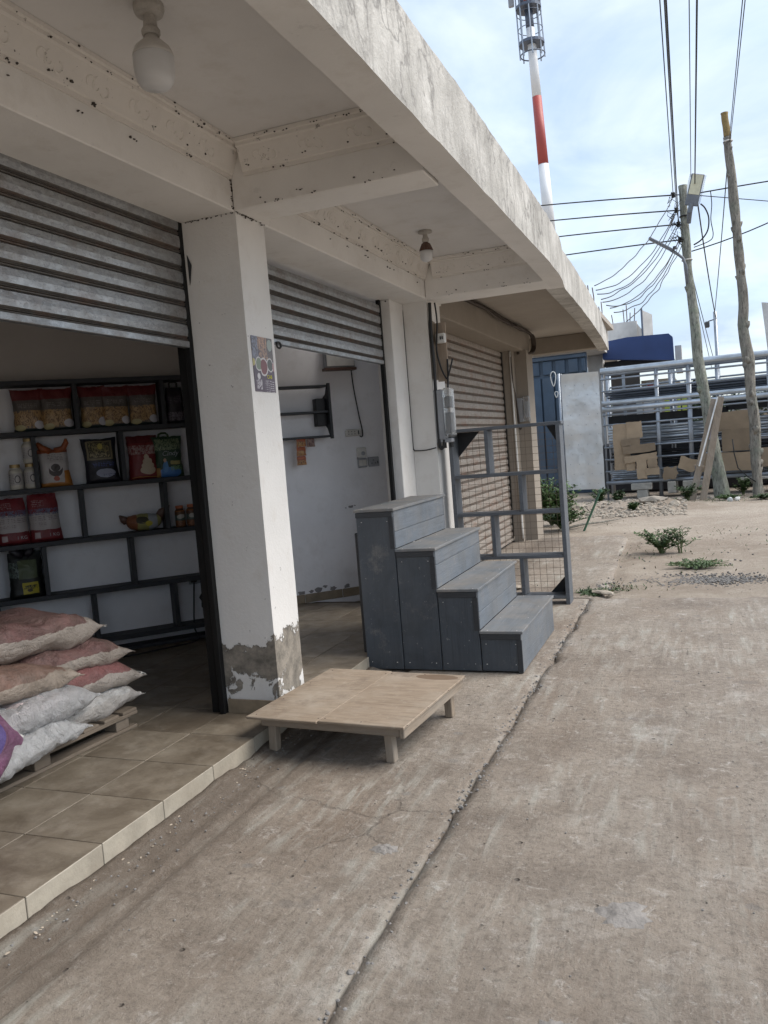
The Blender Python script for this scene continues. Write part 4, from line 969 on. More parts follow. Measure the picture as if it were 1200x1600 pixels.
part('handle', MB().tube([(-.06, 0, .32), (-.055, 0, .35), (-.035, 0, .358), (.0, 0, .358), (.015, 0, .345), (.02, 0, .32)], .009, 6), 'dark_leaf', t, local=True)
text('lettering', 'Cindy', .055, 'grey_plastic', b, Matrix.Translation((.01, -.068, .19)) @ Matrix.Rotation(R(90), 4, 'X'), shear=.3)
# third shelf
def redwhite(s_, lab, seed, w_, h_):
    nm = 'redwhite_print%d' % seed
    print_mat(nm, (.20, .022, .028), [('r', -.14, .14, .095, .225, (.44, .41, .40)), ('n', -.12, .1, .21, .26, (.14, .16, .25)), ('t', -.1, .1, .17, .20, (.18, .15, .16)), ('t', -.1, .02, .125, .155, (.2, .17, .17)), ('r', -.085, -.045, .03, .075, (.42, .35, .35)), ('r', -.14, .14, -.01, .02, (.12, .012, .018)), ('t', -.09, .0, .27, .32, (.4, .3, .3))])
    t = thing('rice_bag', lab, 'bag', on_rack(s_, 1.051), R(45), 'red and white bags on the third shelf')
    b = part('bag_body', bag_mesh(w_, h_, .14, top=.55, seed=seed, bulge=.55, lean=-.03), nm, t, local=True, smooth=True)
    text('lettering', '1 KG', .035, 'grey_plastic', b, Matrix.Translation((.055, -.078, .052)) @ Matrix.Rotation(R(90), 4, 'X'))
redwhite(-1.455, 'red and white bag marked 1 KG at the left end of the third shelf', 21, .235, .355)
redwhite(-1.225, 'red and white bag marked 1 KG, the right one of the pair', 22, .24, .37)
print_mat('lying_print', (.26, .10, .045), [('r', -.06, .13, -.2, .2, (.33, .33, .13)), ('r', .03, .10, -.2, .2, (.36, .40, .44)), ('e', -.02, .09, .05, .03, (.05, .05, .03)), ('e', .03, .06, .028, .022, (.55, .48, .05)), ('r', .13, .3, -.2, .4, (.10, .05, .03))])
def lying(u, v):
    a = v*2*math.pi; x = (u-.5)*.30; e = (1-abs((u-.5)*2)**3)**.5; return (x, -.075*e*math.cos(a)*1, .068+.068*e*math.sin(a)*(1+.1*NZ(x*12, a))+.02*(abs(u-.5)*2)**3+.006*NZ(x*30, a*3, 2))
t = thing('snack_pack', 'orange and yellow pack lying on its side on the third shelf', 'pack', on_rack(-.485, 1.051, .08), R(45))
part('bag_body', MB().grid(lying, 18, 16), 'lying_print', t, local=True, smooth=True)
part('crimped_end', MB().tube([(-.14, 0, .09), (-.165, -.01, .11), (-.19, -.01, .14)], [.035, .03, .006], 8), 'bulb_body_brown', t, local=True, smooth=True)
part('crimped_end', MB().tube([(.12, 0, .09), (.15, -.01, .14), (.19, -.02, .17), (.18, -.02, .10)], [.04, .035, .03, .012], 8), 'bulb_body_brown', t, local=True, smooth=True)
print_mat('black_green_print', (.012, .015, .014), [('r', -.05, .08, .15, .29, (.085, .11, .055)), ('n', -.13, -.05, .16, .28, (.15, .2, .18)), ('r', -.03, .08, .03, .12, (.45, .38, .03)), ('n', -.02, .07, .07, .10, (.04, .04, .02)), ('e', .02, .06, .02, .012, (.06, .04, .02))])
t = thing('tea_bag_pack', 'black bag with a green and a yellow label at the left of the fourth shelf', 'bag', on_rack(-1.405, .636), R(45))
part('bag_body', bag_mesh(.26, .35, .15, top=.7, seed=31, bulge=.65), 'black_green_print', t, local=True, smooth=True)
part('tied_top', MB().tube([(-.02, 0, .32), (-.07, -.02, .36), (-.1, -.03, .37)], [.04, .03, .01], 8).tube([(.02, 0, .32), (.05, -.01, .365), (.06, -.01, .385)], [.04, .03, .008], 8), 'black_pack_print', t, local=True, smooth=True)
# socket, plug and lead, dark bundle at the right end
sk_ = thing('wall_socket', 'double wall socket with a black plug low on the rack wall', 'socket', on_rack(-.08, .585, .195), R(45))
part('face_plate', MB().box(-.075, .075, -.02, 0, -.04, .04, bev=.004), 'grey_plastic', sk_, local=True)
part('plug', MB().lathe([(0, -.022), (.026, -.02), (.028, .0), (.026, .02), (0, .024)], (-.04, -.045, 0), 14), 'black_rubber', sk_, local=True)
p0 = on_rack(-.12, .56, .15); p1 = on_rack(-.14, .40, .13); p2 = on_rack(-.17, .20, .05); p3 = on_rack(-.17, .11, -.04); p4 = on_rack(-.5, .104, -.14); p5 = on_rack(-.9, .104, -.2)
cable([p0, p1, p2, p3, p4, p5], .006, 'black_cable', 'black lead from the plug running along the shop floor')
def bundle(u, v):
    a = v*2*math.pi; k = math.sin(u*math.pi)**.5; r = .10*k*(1+.5*NZ(math.cos(a)*2, math.sin(a)*2, u*5)); return (r*math.cos(a), r*.6*math.sin(a), u*.40)
single('black_bundle', MB().grid(bundle, 14, 16), 'black_rubber', 'crumpled black bag stuffed at the right end of the rack', 'bag', base=on_rack(.02, .24, .07), rz=R(45), local=True, smooth=True)

# ================================================================== SHOP 1: PALLET AND SACKS
pz = PH
pl = thing('pallet', 'grey wooden pallet under the sacks on the shop floor', 'pallet', (-3.45, 3.2, pz), R(-4))
for x in (.30, .0, -.28): part('bottom_board', MB().box(x-.05, x+.05, -.75, .55, .0, .018, bev=.003), 'pallet_timber', pl, local=True)
for x in (.30, .0, -.28):
    for y in (-.68, -.12, .44): part('block', MB().box(x-.045, x+.045, y-.05, y+.05, .0185, .078, bev=.003), 'pallet_timber', pl, local=True)
for k, y in enumerate([-.70, -.55, -.40, -.25, -.10, .05, .20, .35, .49]): part('deck_board', MB().box(-.37, .36, y-.055, y+.055, .0985, .116, bev=.003), 'pallet_timber', pl, local=True)
for x in (.315, .0, -.28): part('stringer', MB().box(x-.045, x+.045, -.76, .55, .0785, .098, bev=.003), 'pallet_timber', pl, local=True)
def sack(L, W, H, seed, droop=.0, n1=44, n2=32):
    def f(u, v):
        x = (u-.5)*2; a = v*2*math.pi
        h = H/2*(max(0, 1-min(1, abs(x)/.925)**3.6))**.55+.004; w_ = W/2*(.80+.20*(max(0, 1-x*x))**.5)
        if abs(x) > .88: w_ *= 1+.20*(abs(x)-.88)/.12
        ca, sa = math.cos(a), math.sin(a); ex = .62
        cx = math.copysign(abs(ca)**ex, ca); sx = math.copysign(abs(sa)**.8, sa)
        px, py, p_z = x*L/2, w_*cx, h*sx
        d = .028*NZ(px*5+seed, py*5, p_z*4+seed)+.014*NZ(px*13, py*13+seed, p_z*14)+.007*NZ(px*30, py*26+seed, p_z*30)
        k = min(1, (1-abs(x))*6)
        return (px+.01*NZ(py*9, seed), py*(1+d*1.4), p_z+d*k-droop*x*x+ .02*NZ(px*2.5, py*2.5, seed))
    return MB().grid(f, n1, n2)
def mk_sack(cx, cy, cz, L, W, H, rz, mat, lab, seed, rx=0, ry=0, frill=True):
    t = thing('grain_sack', lab, 'sack', (cx, cy, cz), rot=(rx, ry, rz), group='sacks stacked on the pallet')
    part('sack_body', sack(L, W, H, seed, .03), mat, t, local=True, smooth=True)
    mb = MB(); rr = random.Random(seed)
    for s_ in (-1, 1):
        for k in range(13):
            y = -W*.42+W*.84*k/12; x0 = s_*(L/2-.004); z0 = -.03
            mb.tube([(x0-s_*.03, y, z0+.004), (x0, y+.004, z0+.002), (x0+s_*rr.uniform(.006, .022), y+rr.uniform(-.01, .01), z0-rr.uniform(0, .01))], .0022, 4)
        mb.beam((s_*(L/2-.018), -W*.42, -.024), (s_*(L/2-.018), W*.42, -.024), .010, .010)
    part('stitched_seam', mb, 'thread_white', t, local=True)
    return t
g = R(90)
HZ = .175; z0 = pz+.118+HZ/2
# far column, bottom to top
mk_sack(-3.30, 3.42, z0-.01, .84, .42, .16, g-.10, 'sack_clear_white', 'white sack in clear film at the far bottom of the pallet', 1)
mk_sack(-3.31, 3.47, z0+.125, .80, .42, .17, g-.18, 'sack_maroon_bright', 'maroon and white sack third from the top of the far stack', 2, ry=R(3))
mk_sack(-3.33, 3.42, z0+.27, .80, .42, .17, g-.12, 'sack_maroon', 'maroon and white sack second from the top of the far stack', 3, ry=R(4))
mk_sack(-3.36, 3.20, z0+.45, .88, .46, .19, g-.05, 'sack_maroon', 'large dusty maroon sack lying on top of the pile', 4, ry=R(3))
# near column
mk_sack(-3.17, 2.86, z0-.015, .80, .42, .16, g+.05, 'sack_clear_white', 'white sack in clear film at the near bottom corner of the pallet', 5)
mk_sack(-3.22, 2.95, z0+.12, .82, .42, .17, g-.05, 'sack_pink_print', 'white sack with pink and yellow print in crumpled clear film', 6)
mk_sack(-3.24, 2.91, z0+.28, .80, .43, .17, g-.10, 'sack_tan', 'tan and white sack on top of the near stack', 7, ry=R(4))
mk_sack(-3.70, 3.20, z0+.0, .82, .42, .17, g, 'sack_maroon', 'maroon sack at the bottom of the pile against the back', 8)
mk_sack(-3.70, 3.20, z0+.17, .82, .42, .17, g+.05, 'sack_maroon', 'maroon sack second up at the back of the pile', 9)
mk_sack(-3.72, 3.16, z0+.33, .82, .42, .17, g-.05, 'sack_tan', 'tan sack third up at the back of the pile', 10)
mk_sack(-3.005, 2.56, pz+.118+.155, .55, .30, .17, g+.15, 'sack_purple_print', 'shiny purple and white printed sack with a frilled edge', 12, ry=R(-20), rx=R(55))
# loose clear film wrapped round the two near sacks
def m_film():
    t = NT('clear_film'); t.color((.80, .80, .80)); t.rough(.28); t.b.inputs['Transmission Weight'].default_value = .55; t.b.inputs['IOR'].default_value = 1.12
    t.bump(t.noise(16, 6, .7, dist=1.5), .03); MATS['clear_film'] = t.m
m_film()
for (cx, cy, cz, rz, sd_, lab) in ((-3.17, 2.86, z0-.015, g+.05, 5, 'crumpled clear film loose round the near bottom sack'), (-3.205, 2.98, z0+.115, g-.05, 6, 'crumpled clear film loose round the pink printed sack')):
    mb = sack(.80, .45, .165, sd_, .03, 60, 44)
    mb.v = [(x+.02*NZ(y*30, z*30, sd_), y*(1+.07*abs(NZ(x*14, y*9, sd_+z*20))+.03), z*(1+.20*abs(NZ(x*17, y*11, 3+z*20)))+.012*abs(NZ(x*30, y*22, z*10))) for x, y, z in mb.v]
    single('plastic_film', mb, 'clear_film', lab, 'plastic film', base=(cx, cy, cz), rz=rz, local=True)

# ================================================================== SHOP 2: WALL FITTINGS
def on_w2(s_, z, d=0): p = P2+d45*s_-n45*d; return (p.x, p.y, z)
wr = thing('wall_rack', 'small black wall rack high on the wall of the second shop', 'wall rack', on_w2(0, 0), R(45))
for z in (2.205, 1.955, 1.715): part('shelf_board', MB().box(-1.1, .40, -.17, -.02, z, z+.022, bev=.003), 'rack_grey_paint', wr, local=True)
part('end_panel', MB().prism([(-.19, 1.70), (-.165, 1.70), (-.10, 1.80), (-.002, 1.86), (-.002, 2.10), (-.10, 2.14), (-.165, 2.24), (-.19, 2.24)], 0, .402, .428), 'rack_grey_paint', wr, local=True)
part('bracket_block', MB().box(.30, .398, -.10, -.002, 1.83, 2.10, bev=.004), 'black_steel', wr, local=True)
fb = thing('fuse_box', 'grey fuse box high on the second shop wall behind the shutter', 'fuse box', on_w2(.60, 2.40), R(45))
part('box_body', MB().box(-.155, .155, -.085, -.003, .0, .25, bev=.008), 'grey_plastic', fb, local=True)
part('cover', MB().box(-.145, .145, -.095, -.087, .012, .24, bev=.004), 'white_plastic', fb, local=True)
part('bottom_trim', MB().box(-.17, .165, -.10, -.002, -.03, -.003, bev=.003), 'bulb_body_brown', fb, local=True)
cable([on_w2(.73, 2.38, .03), on_w2(.745, 2.2, .02), on_w2(.775, 1.95, .02), on_w2(.80, 1.75, .03), on_w2(.785, 1.70, .04), on_w2(.76, 1.71, .04)], .006, 'black_cable', 'thin lead from the fuse box down to the power strip')
st = thing('power_strip', 'white extension power strip hanging on the second shop wall', 'power strip', on_w2(.70, 1.745), R(45))
part('strip_body', MB().box(-.085, .085, -.04, -.004, -.035, .035, bev=.012), 'white_plastic', st, local=True)
mb = MB()
for k in range(3):
    for q in (-1, 1): mb.box(-.055+k*.033-.004, -.055+k*.033+.004, -.0425, -.0395, q*.012-.005, q*.012+.005)
mb.box(.045, .06, -.0425, -.0395, -.02, .02)
part('socket_holes', mb, 'dark_plastic', st, local=True)
for (s_, z, w_, h_, mat, nm, lab, knob) in ((.775, 1.54, .10, .10, 'white_plastic', 'dimmer_switch', 'white square fan regulator above the grey switch', True), (.775, 1.435, .10, .095, 'grey_plastic', 'light_switch', 'grey light switch below the white regulator', False), (.90, 1.438, .115, .10, 'grey_plastic', 'wall_socket', 'grey wall socket right of the switch', False)):
    t = thing(nm, lab, 'switch' if nm != 'wall_socket' else 'socket', on_w2(s_, z), R(45))
    part('face_plate', MB().box(-w_/2, w_/2, -.03, -.003, -h_/2, h_/2, bev=.006), mat, t, local=True)
    if knob: part('knob', MB().lathe([(0, -.001), (.022, 0), (.02, .012), (0, .014)], (0, 0, 0), 14), 'grey_plastic', t, local=True); k_ = t.children[-1]; k_.rotation_euler = (R(90), 0, 0); k_.location = (.012, -.03, -.01)
    elif nm == 'light_switch': part('rocker', MB().box(-.04, -.002, -.036, -.031, -.03, .03, bev=.003).box(.002, .04, -.036, -.031, -.03, .03, bev=.003), 'white_plastic', t, local=True)
    else: part('socket_holes', MB().box(-.012, -.004, -.0325, -.0295, .01, .022).box(-.03, -.02, -.0325, -.0295, -.02, -.01).box(.01, .02, -.0325, -.0295, -.02, -.01).box(.035, .045, -.034, -.0295, -.02, .005), 'dark_plastic', t, local=True)
print_mat('sachet_print', (.36, .09, .03), [('e', 0, .03, .035, .022, (.12, .04, .02)), ('n', -.05, .05, .0, .05, (.5, .3, .12)), ('r', -.05, .05, .062, .075, (.45, .12, .04))])
for k, (s_, z, lab) in enumerate(((.105, 1.645, 'top orange sachet of the strip hanging from the wall rack'), (.100, 1.555, 'middle orange sachet of the hanging strip'), (.095, 1.465, 'bottom orange sachet of the hanging strip'))):
    single('sachet', bag_mesh(.10, .088, .018, seed=k+40, nu=8, nv=8), 'sachet_print', lab, 'sachet', base=on_w2(s_, z, .13), rz=R(45), group='orange sachets under the wall rack', local=True, smooth=True)
print_mat('dark_sachet_print', (.10, .04, .04), [('n', -.05, .05, .0, .08, (.3, .2, .16))])
single('sachet', bag_mesh(.085, .085, .018, seed=44, nu=8, nv=8), 'dark_sachet_print', 'single dark sachet hanging beside the orange strip', 'sachet', base=on_w2(.205, 1.635, .13), rz=R(45), local=True, smooth=True)

# ================================================================== DISPLAY STEPS
SX = [-2.285, -2.005, -1.725, -1.445, -1.165]; SH = [1.145, .86, .575, .288]; SY0, SY1 = 5.28, 6.50
ds = thing('display_steps', 'grey painted wooden stepped display stand with four steps', 'display stand', (-1.725, 5.28, 0))
rn = random.Random(5)
for k in range(4):
    x0, x1, h = SX[k], SX[k+1], SH[k]
    part('side_plank', MB().box(x0+.003, x1-.003, SY0, SY0+.02, .004+rn.uniform(0, .01), h-.022, bev=.003), 'grey_painted_shaded', ds)
    part('side_plank', MB().box(x0+.003, x1-.003, SY1-.02, SY1, .004, h-.022, bev=.003), 'grey_painted_shaded', ds)
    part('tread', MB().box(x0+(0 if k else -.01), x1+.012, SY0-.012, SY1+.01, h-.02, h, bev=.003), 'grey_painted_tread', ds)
    hb = SH[k+1] if k < 3 else 0.0
    # riser: two boards one above the other
    hm = hb+(h-.022-hb)*(.45 if k != 1 else .62); lo = hb+.002 if k < 3 else .006
    if k < 3:
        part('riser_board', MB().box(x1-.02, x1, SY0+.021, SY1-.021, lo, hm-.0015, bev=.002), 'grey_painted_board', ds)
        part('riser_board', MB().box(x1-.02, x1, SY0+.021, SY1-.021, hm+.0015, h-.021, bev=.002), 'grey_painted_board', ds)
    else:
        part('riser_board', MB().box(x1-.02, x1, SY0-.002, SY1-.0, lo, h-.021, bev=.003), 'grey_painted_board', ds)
    # dark edge battens on the side
    part('edge_batten', MB().box(x0+.003, x1-.003, SY0-.010, SY0-.0005, h-.058, h-.022, bev=.002), 'rack_grey_paint', ds)
    part('edge_batten', MB().box(x1-.032, x1+.002, SY0-.009, SY0-.0005, lo, h-.06, bev=.002), 'rack_grey_paint', ds)
part('back_board', MB().box(-2.345, -2.297, SY0+.10, SY1, .10, .97, bev=.003), 'black_steel', ds)
part('inner_frame', MB().box(-2.25, -1.2, SY0+.03, SY0+.06, .1, .14).box(-2.25, -1.2, SY1-.06, SY1-.03, .1, .14), 'rack_grey_paint', ds)
mb = MB()
for k in range(4):
    for y in (SY0+.01, SY0+.4, SY0+.8, SY1-.01):
        for x in (SX[k]+.05, SX[k+1]-.03): mb.lathe([(0, 0), (.004, 0), (.004, .0012), (0, .0012)], (x, y, SH[k]+.0002), 6)
for k in range(4):
    for x in (SX[k]+.04, SX[k+1]-.045):
        for z in (.06, SH[k]-.09): mb.tube([(x+rn.uniform(-.008, .008), SY0+.001, z), (x, SY0-.0008, z)], .0028, 6)
part('nail_heads', mb, 'thread_white', ds)

# ================================================================== LOW TABLE
tb = thing('low_table', 'low weathered plywood table standing in front of the column', 'table', (-2.285, 3.655, 0), R(-4.0))
TW, TD, TZ = .893, .895, .200
part('top_panel', MB().box(-.01, .415, -.012, TD+.02, TZ, TZ+.014, bev=.003), 'weathered_plywood', tb, local=True)
part('top_panel', MB().box(.4175, TW, .0, TD, TZ+.0015, TZ+.0160, bev=.003), 'weathered_plywood', tb, local=True)
part('rail', MB().box(.05, TW-.035, .035, .070, TZ-.048, TZ-.002, bev=.004), 'old_timber', tb, local=True)
part('rail', MB().box(.05, TW-.035, TD-.075, TD-.035, TZ-.048, TZ-.002, bev=.004), 'old_timber', tb, local=True)
part('rail', MB().box(TW-.034, TW-.008, .02, TD-.02, TZ-.050, TZ-.002, bev=.004), 'old_timber_y', tb, local=True)
part('rail', MB().box(.005, .045, .10, TD-.02, TZ-.050, TZ-.002, bev=.004), 'old_timber_y', tb, local=True)
for (x, y, tx) in ((.095, .095, -.012), (TW-.125, .095, .006), (TW-.075, TD-.10, .003)):
    part('leg', MB().beam((x+tx, y, .001), (x, y, TZ-.004), .046, .05, up=(0, 1, 0), bev=.004), 'old_timber_z', tb, local=True)
part('leg', MB().beam((.09, TD-.10, PH+.002), (.09, TD-.10, TZ-.004), .046, .05, up=(0, 1, 0), bev=.004), 'old_timber_z', tb, local=True)
mb = MB()
for (x, y) in ((.03, .03), (.03, .3), (.03, .6), (.03, .87), (.40, .04), (.44, .04), (.40, .86), (.44, .86), (.65, .03), (.9, .03), (.9, .3), (.9, .6), (.9, .87), (.65, .87)):
    mb.lathe([(0, 0), (.0045, 0), (.004, .0012), (0, .0014)], (x, y, TZ+(.0142 if x < .4175 else .0162)), 7)
part('nail_heads', mb, 'rebar_rust', tb, local=True)

# ================================================================== MESH DISPLAY FRAME
gr = thing('mesh_display_frame', 'tall grey shelf frame with wire mesh standing beyond the display steps', 'display frame', (-1.72, 7.55, 0))
GX0, GX1, GY0, GY1 = -2.235, -1.185, 7.53, 7.73
part('post', MB().box(GX0, GX0+.038, GY0, GY1, .01, 1.65, bev=.003), 'rack_frame_paint', gr)
part('post', MB().box(GX1-.038, GX1, GY0, GY1, .0, 1.66, bev=.003), 'rack_frame_paint', gr)
for z in (1.655, 1.215, .85, .435, .055): part('shelf_board', MB().box(GX0+(.04 if z < 1.6 else -.03), GX1-(.04 if z < 1.6 else -.015), GY0+.002, GY1-.002, z, z+.03, bev=.003), 'rack_frame_paint', gr)
for (x, a, b) in ((-1.87, 1.246, 1.654), (-1.575, .881, 1.214), (-1.86, .466, .849), (-1.61, .086, .434)): part('divider', MB().box(x-.018, x+.018, GY0+.004, GY1-.004, a, b, bev=.003), 'rack_frame_paint', gr)
part('corner_gusset', MB().prism([(GX0+.04, 1.653), (GX0+.26, 1.653), (GX0+.04, 1.42)], 1, GY1-.012, GY1-.002), 'black_steel', gr)
part('corner_gusset', MB().prism([(GX1-.04, 1.653), (GX1-.15, 1.653), (GX1-.04, 1.46)], 1, GY1-.012, GY1-.002), 'black_steel', gr)
part('corner_gusset', MB().prism([(GX1-.04, .086), (GX1-.20, .086), (GX1-.04, .26)], 1, GY1-.012, GY1-.002), 'black_steel', gr)
mb = MB(); x = GX0+.05
while x < GX1-.03: mb.tube([(x+rn.uniform(-.004, .004), GY1+.006, .09), (x+rn.uniform(-.006, .006), GY1+.010, .85), (x, GY1+.006, 1.66)], .0016, 4); x += .064
z = .12
while z < 1.64: mb.tube([(GX0, GY1+.009, z), ((GX0+GX1)/2, GY1+.012, z+rn.uniform(-.004, .004)), (GX1, GY1+.009, z)], .0016, 4); z += .064
part('wire_mesh', mb, 'wire_rust', gr)

# ================================================================== STEEL STOCK RACK
sr = thing('steel_stock_rack', 'long galvanised tube rack holding steel pipes behind the dirt yard', 'pipe rack', (0, 19.5, 0))
FX0, FX1, FY0, FY1 = -2.07, 6.5, 19.5, 20.6
def hz(x, z): return z+.004*(x+1)            # the rack climbs very slightly
for k, (x, r) in enumerate(((-2.03, .022), (-.865, .045), (-.19, .055), (1.42, .05), (2.9, .05), (4.4, .05))):
    part('upright', MB().tube([(x-.02, FY0, -.02), (x, FY0, 2.9)], r, 10), 'galvanised_pipe', sr, smooth=True)
for x in (-2.03, -.6, .42, 2.1, 3.9): part('rear_upright', MB().tube([(x, FY1, -.02), (x, FY1, 2.88)], .05, 8), 'galvanised_pipe', sr, smooth=True)
for (z, r, yy, nm) in ((2.93, .075, FY0, 'top_rail'), (2.74, .022, FY0-.05, 'rail'), (2.47, .022, FY0-.05, 'rail'), (2.20, .055, FY0-.03, 'rail'), (2.06, .065, FY0-.03, 'rail'), (1.93, .022, FY0-.05, 'rail'), (1.70, .022, FY0-.05, 'rail'), (1.19, .022, FY0-.05, 'rail'), (.91, .022, FY0-.05, 'rail'), (.64, .022, FY0-.05, 'rail'), (.375, .045, FY0-.03, 'bottom_rail'), (2.93, .05, FY1, 'rail'), (2.6, .022, FY1, 'rail')):
    part(nm, MB().tube([(FX0, yy, hz(FX0, z)), (FX1, yy, hz(FX1, z))], r, 10), 'bright_pipe' if r > .05 else 'galvanised_pipe', sr, smooth=True)
for z in (2.10, 1.22, .48):
    for x in (-1.95, -.865, -.19, 1.42, 2.9, 4.4): part('cross_bar', MB().tube([(x, FY0+.05, z-.05), (x, FY1-.05, z-.05)], .03, 8), 'galvanised_pipe', sr, smooth=True)
# pipes lying in it: three levels; each is a thing of its own
def pipe_me(r, L, mat): return mesh_of('steel_pipe', MB().tube([(-L/2, 0, 0), (L/2, 0, 0)], r, 8), mat, smooth=True)
pm = {'thin': pipe_me(.022, 8.2, 'dark_pipe'), 'mid': pipe_me(.034, 8.2, 'bright_pipe'), 'low': pipe_me(.024, 8.2, 'galvanised_pipe'), 'dark': pipe_me(.03, 8.2, 'black_steel')}
rp = random.Random(11)
def lay(kind, y, z, lab, grp):
    o = bpy.data.objects.new('steel_pipe', pm[kind]); COL.objects.link(o); o.location = (2.2+rp.uniform(-.12, .12), y, z); o.rotation_euler = (0, R(-.25), 0)
    o['label'] = lab; o['category'] = 'steel pipe'; o['group'] = grp
for j in range(5):
    for k in range(7): lay('thin', 19.62+k*.125+(j % 2)*.05, 2.29+j*.052-.0+.02*k/6, 'thin dark steel pipe lying in the upper level of the rack', 'pipes in the upper level')
for j in range(7):
    for k in range(6): lay('mid' if j > 1 else 'low', 19.63+k*.14+(j % 2)*.05, 1.24+j*.062, 'bright galvanised pipe lying in the middle level of the rack', 'pipes in the middle level')
for j in range(4):
    for k in range(6): lay('low', 19.63+k*.14+(j % 2)*.05, .465+j*.046, 'galvanised pipe lying in the bottom level of the rack', 'pipes in the bottom level')
for j in range(5):
    for k in range(3): lay('dark', 19.75+k*.25, .70+j*.085, 'black steel pipe stacked above the bottom level', 'black pipes in the rack')
for (x0, x1, z0_, z1_, lab) in ((-2.0, 0.6, 1.72, 1.90, 'black steel channel lying across the left of the rack'), (.55, 6.2, 1.82, 2.02, 'black steel channel lying across the right of the rack')):
    single('steel_channel', MB().box(x0, x1, 19.95, 20.25, z0_, z1_, bev=.01), 'black_steel', lab, 'steel channel', base=(x0, 20.1, z0_))
# cardboard sheets leaning against it
def card(x0, x1, z0_, z1_, y, lab, tilt=0, ragged=.009, n=5):
    pts = []; rr = random.Random(int((x0+9)*100))
    for a, b in (((x0, z0_), (x1, z0_)), ((x1, z0_), (x1, z1_)), ((x1, z1_), (x0, z1_)), ((x0, z1_), (x0, z0_))):
        for k in range(n): f = k/n; pts.append((a[0]+(b[0]-a[0])*f+rr.uniform(-ragged, ragged), a[1]+(b[1]-a[1])*f+rr.uniform(-ragged, ragged)))
    mb = MB().prism(pts, 1, y-.018, y+.018)
    cx, cz = (x0+x1)/2, (z0_+z1_)/2; M = Matrix.Translation((cx, y, cz)) @ Matrix.Rotation(R(tilt), 4, 'Y') @ Matrix.Translation((-cx, -y, -cz))
    mb.v = [tuple(M @ Vector(p)) for p in mb.v]
    single('cardboard_sheet', mb, 'cardboard', lab, 'cardboard', base=(cx, y, z0_))
card(-1.86, -1.50, .66, 1.70, 19.40, 'tall brown cardboard sheet at the back left of the rack front', 1)
card(-1.56, -1.22, 1.36, 1.73, 19.385, 'brown cardboard flap standing up behind the folded sheets', -1)
card(-1.68, -1.28, 1.20, 1.36, 19.33, 'upper folded cardboard layer in front of the tall sheet', -3)
card(-1.66, -.95, 1.03, 1.21, 19.325, 'wide folded cardboard layer in front of the tall sheet', -4)
card(-1.63, -.93, .84, .985, 19.30, 'narrow cardboard strip below the wide folded layer', -5)
card(-1.60, -1.40, .64, .83, 19.33, 'short cardboard piece under the narrow strip', 1)
card(-1.37, -1.16, .44, .86, 19.27, 'upright cardboard flap hanging below the folded sheets')
card(-1.14, -.93, .70, .88, 19.29, 'small square cardboard piece right of the upright flap')
card(-1.12, -.92, .67, .72, 19.24, 'thin cardboard edge just above the pale lowest piece', -3)
card(-1.18, -.89, .52, .68, 19.24, 'pale cardboard piece lying lowest on the left of the rack', -2)
card(-.80, -.53, .40, .66, 19.35, 'torn cardboard piece between the two uprights', 4, .04)
card(-.48, -.12, .56, .84, 19.36, 'slanted cardboard piece behind the leaning planks', 22, .02)
card(.30, 1.02, 1.36, 1.78, 19.38, 'pale cardboard sheet at the top right between the poles', -1)
card(.42, 1.06, .92, 1.40, 19.35, 'brown cardboard sheet in the middle between the poles', 1)
card(-.02, 1.0, .50, .90, 19.32, 'long low cardboard sheet between the poles', 1)
card(1.1, 1.75, .55, .95, 19.36, 'cardboard piece right of the knotty pole', 0)
# sheet metal panel
sp = thing('sheet_metal_panel', 'dented galvanised sheet screwed to the left end of the pipe rack', 'metal sheet', (-2.5, 19.3, 0))
def shf(off):
    def g(u, v):
        x = -2.93+.845*u; z = .28+2.66*v-.02*u; d = .03*NZ(x*2.2, z*1.7, 4)+.02*NZ(x*5, z*4, 8)*(1-v)
        if v > .93: d -= .05*(v-.93)/.07
        return (x+.01*NZ(z*3, 1), 19.27+d+off, z)
    return g
part('sheet', MB().grid(shf(0), 14, 34).grid(shf(.006), 14, 34), 'galvanised_sheet', sp, smooth=True)
mb = MB()
for j in range(11):
    for i in range(4):
        u = (.12+.24*i+(0 if j % 2 == 0 else .08)); v = .05+j*.085; p = shf(0)(min(u, .96), v)
        mb.tube([(p[0], p[1]+.002, p[2]), (p[0], p[1]-.009, p[2])], .009, 6)
part('screw_head', mb, 'galvanised_pipe', sp)
part('frame_post', MB().tube([(-3.0, 19.32, 0), (-2.98, 19.32, 2.97)], .03, 8).tube([(-2.94, 19.33, .2), (-2.93, 19.33, 2.96)], .018, 8), 'galvanised_pipe', sp, smooth=True)
for (x0, z0_, lab) in ((-3.10, 2.86, 'white looped rag tied to the top of the sheet metal post'), (-3.05, 2.5, 'small white tie knotted round the sheet metal post')):
    pts = [(x0+.055*math.sin(a)*(1 if z0_ > 2.6 else .6)*(1+.5*math.cos(a)), 19.27, z0_+.17*math.cos(a)*(1 if z0_ > 2.6 else .4)) for a in [i*2*math.pi/12 for i in range(13)]]
    single('rag', MB().tube(pts, .011, 6), 'paper_white', lab, 'rag', base=(x0, 19.27, z0_), smooth=True)
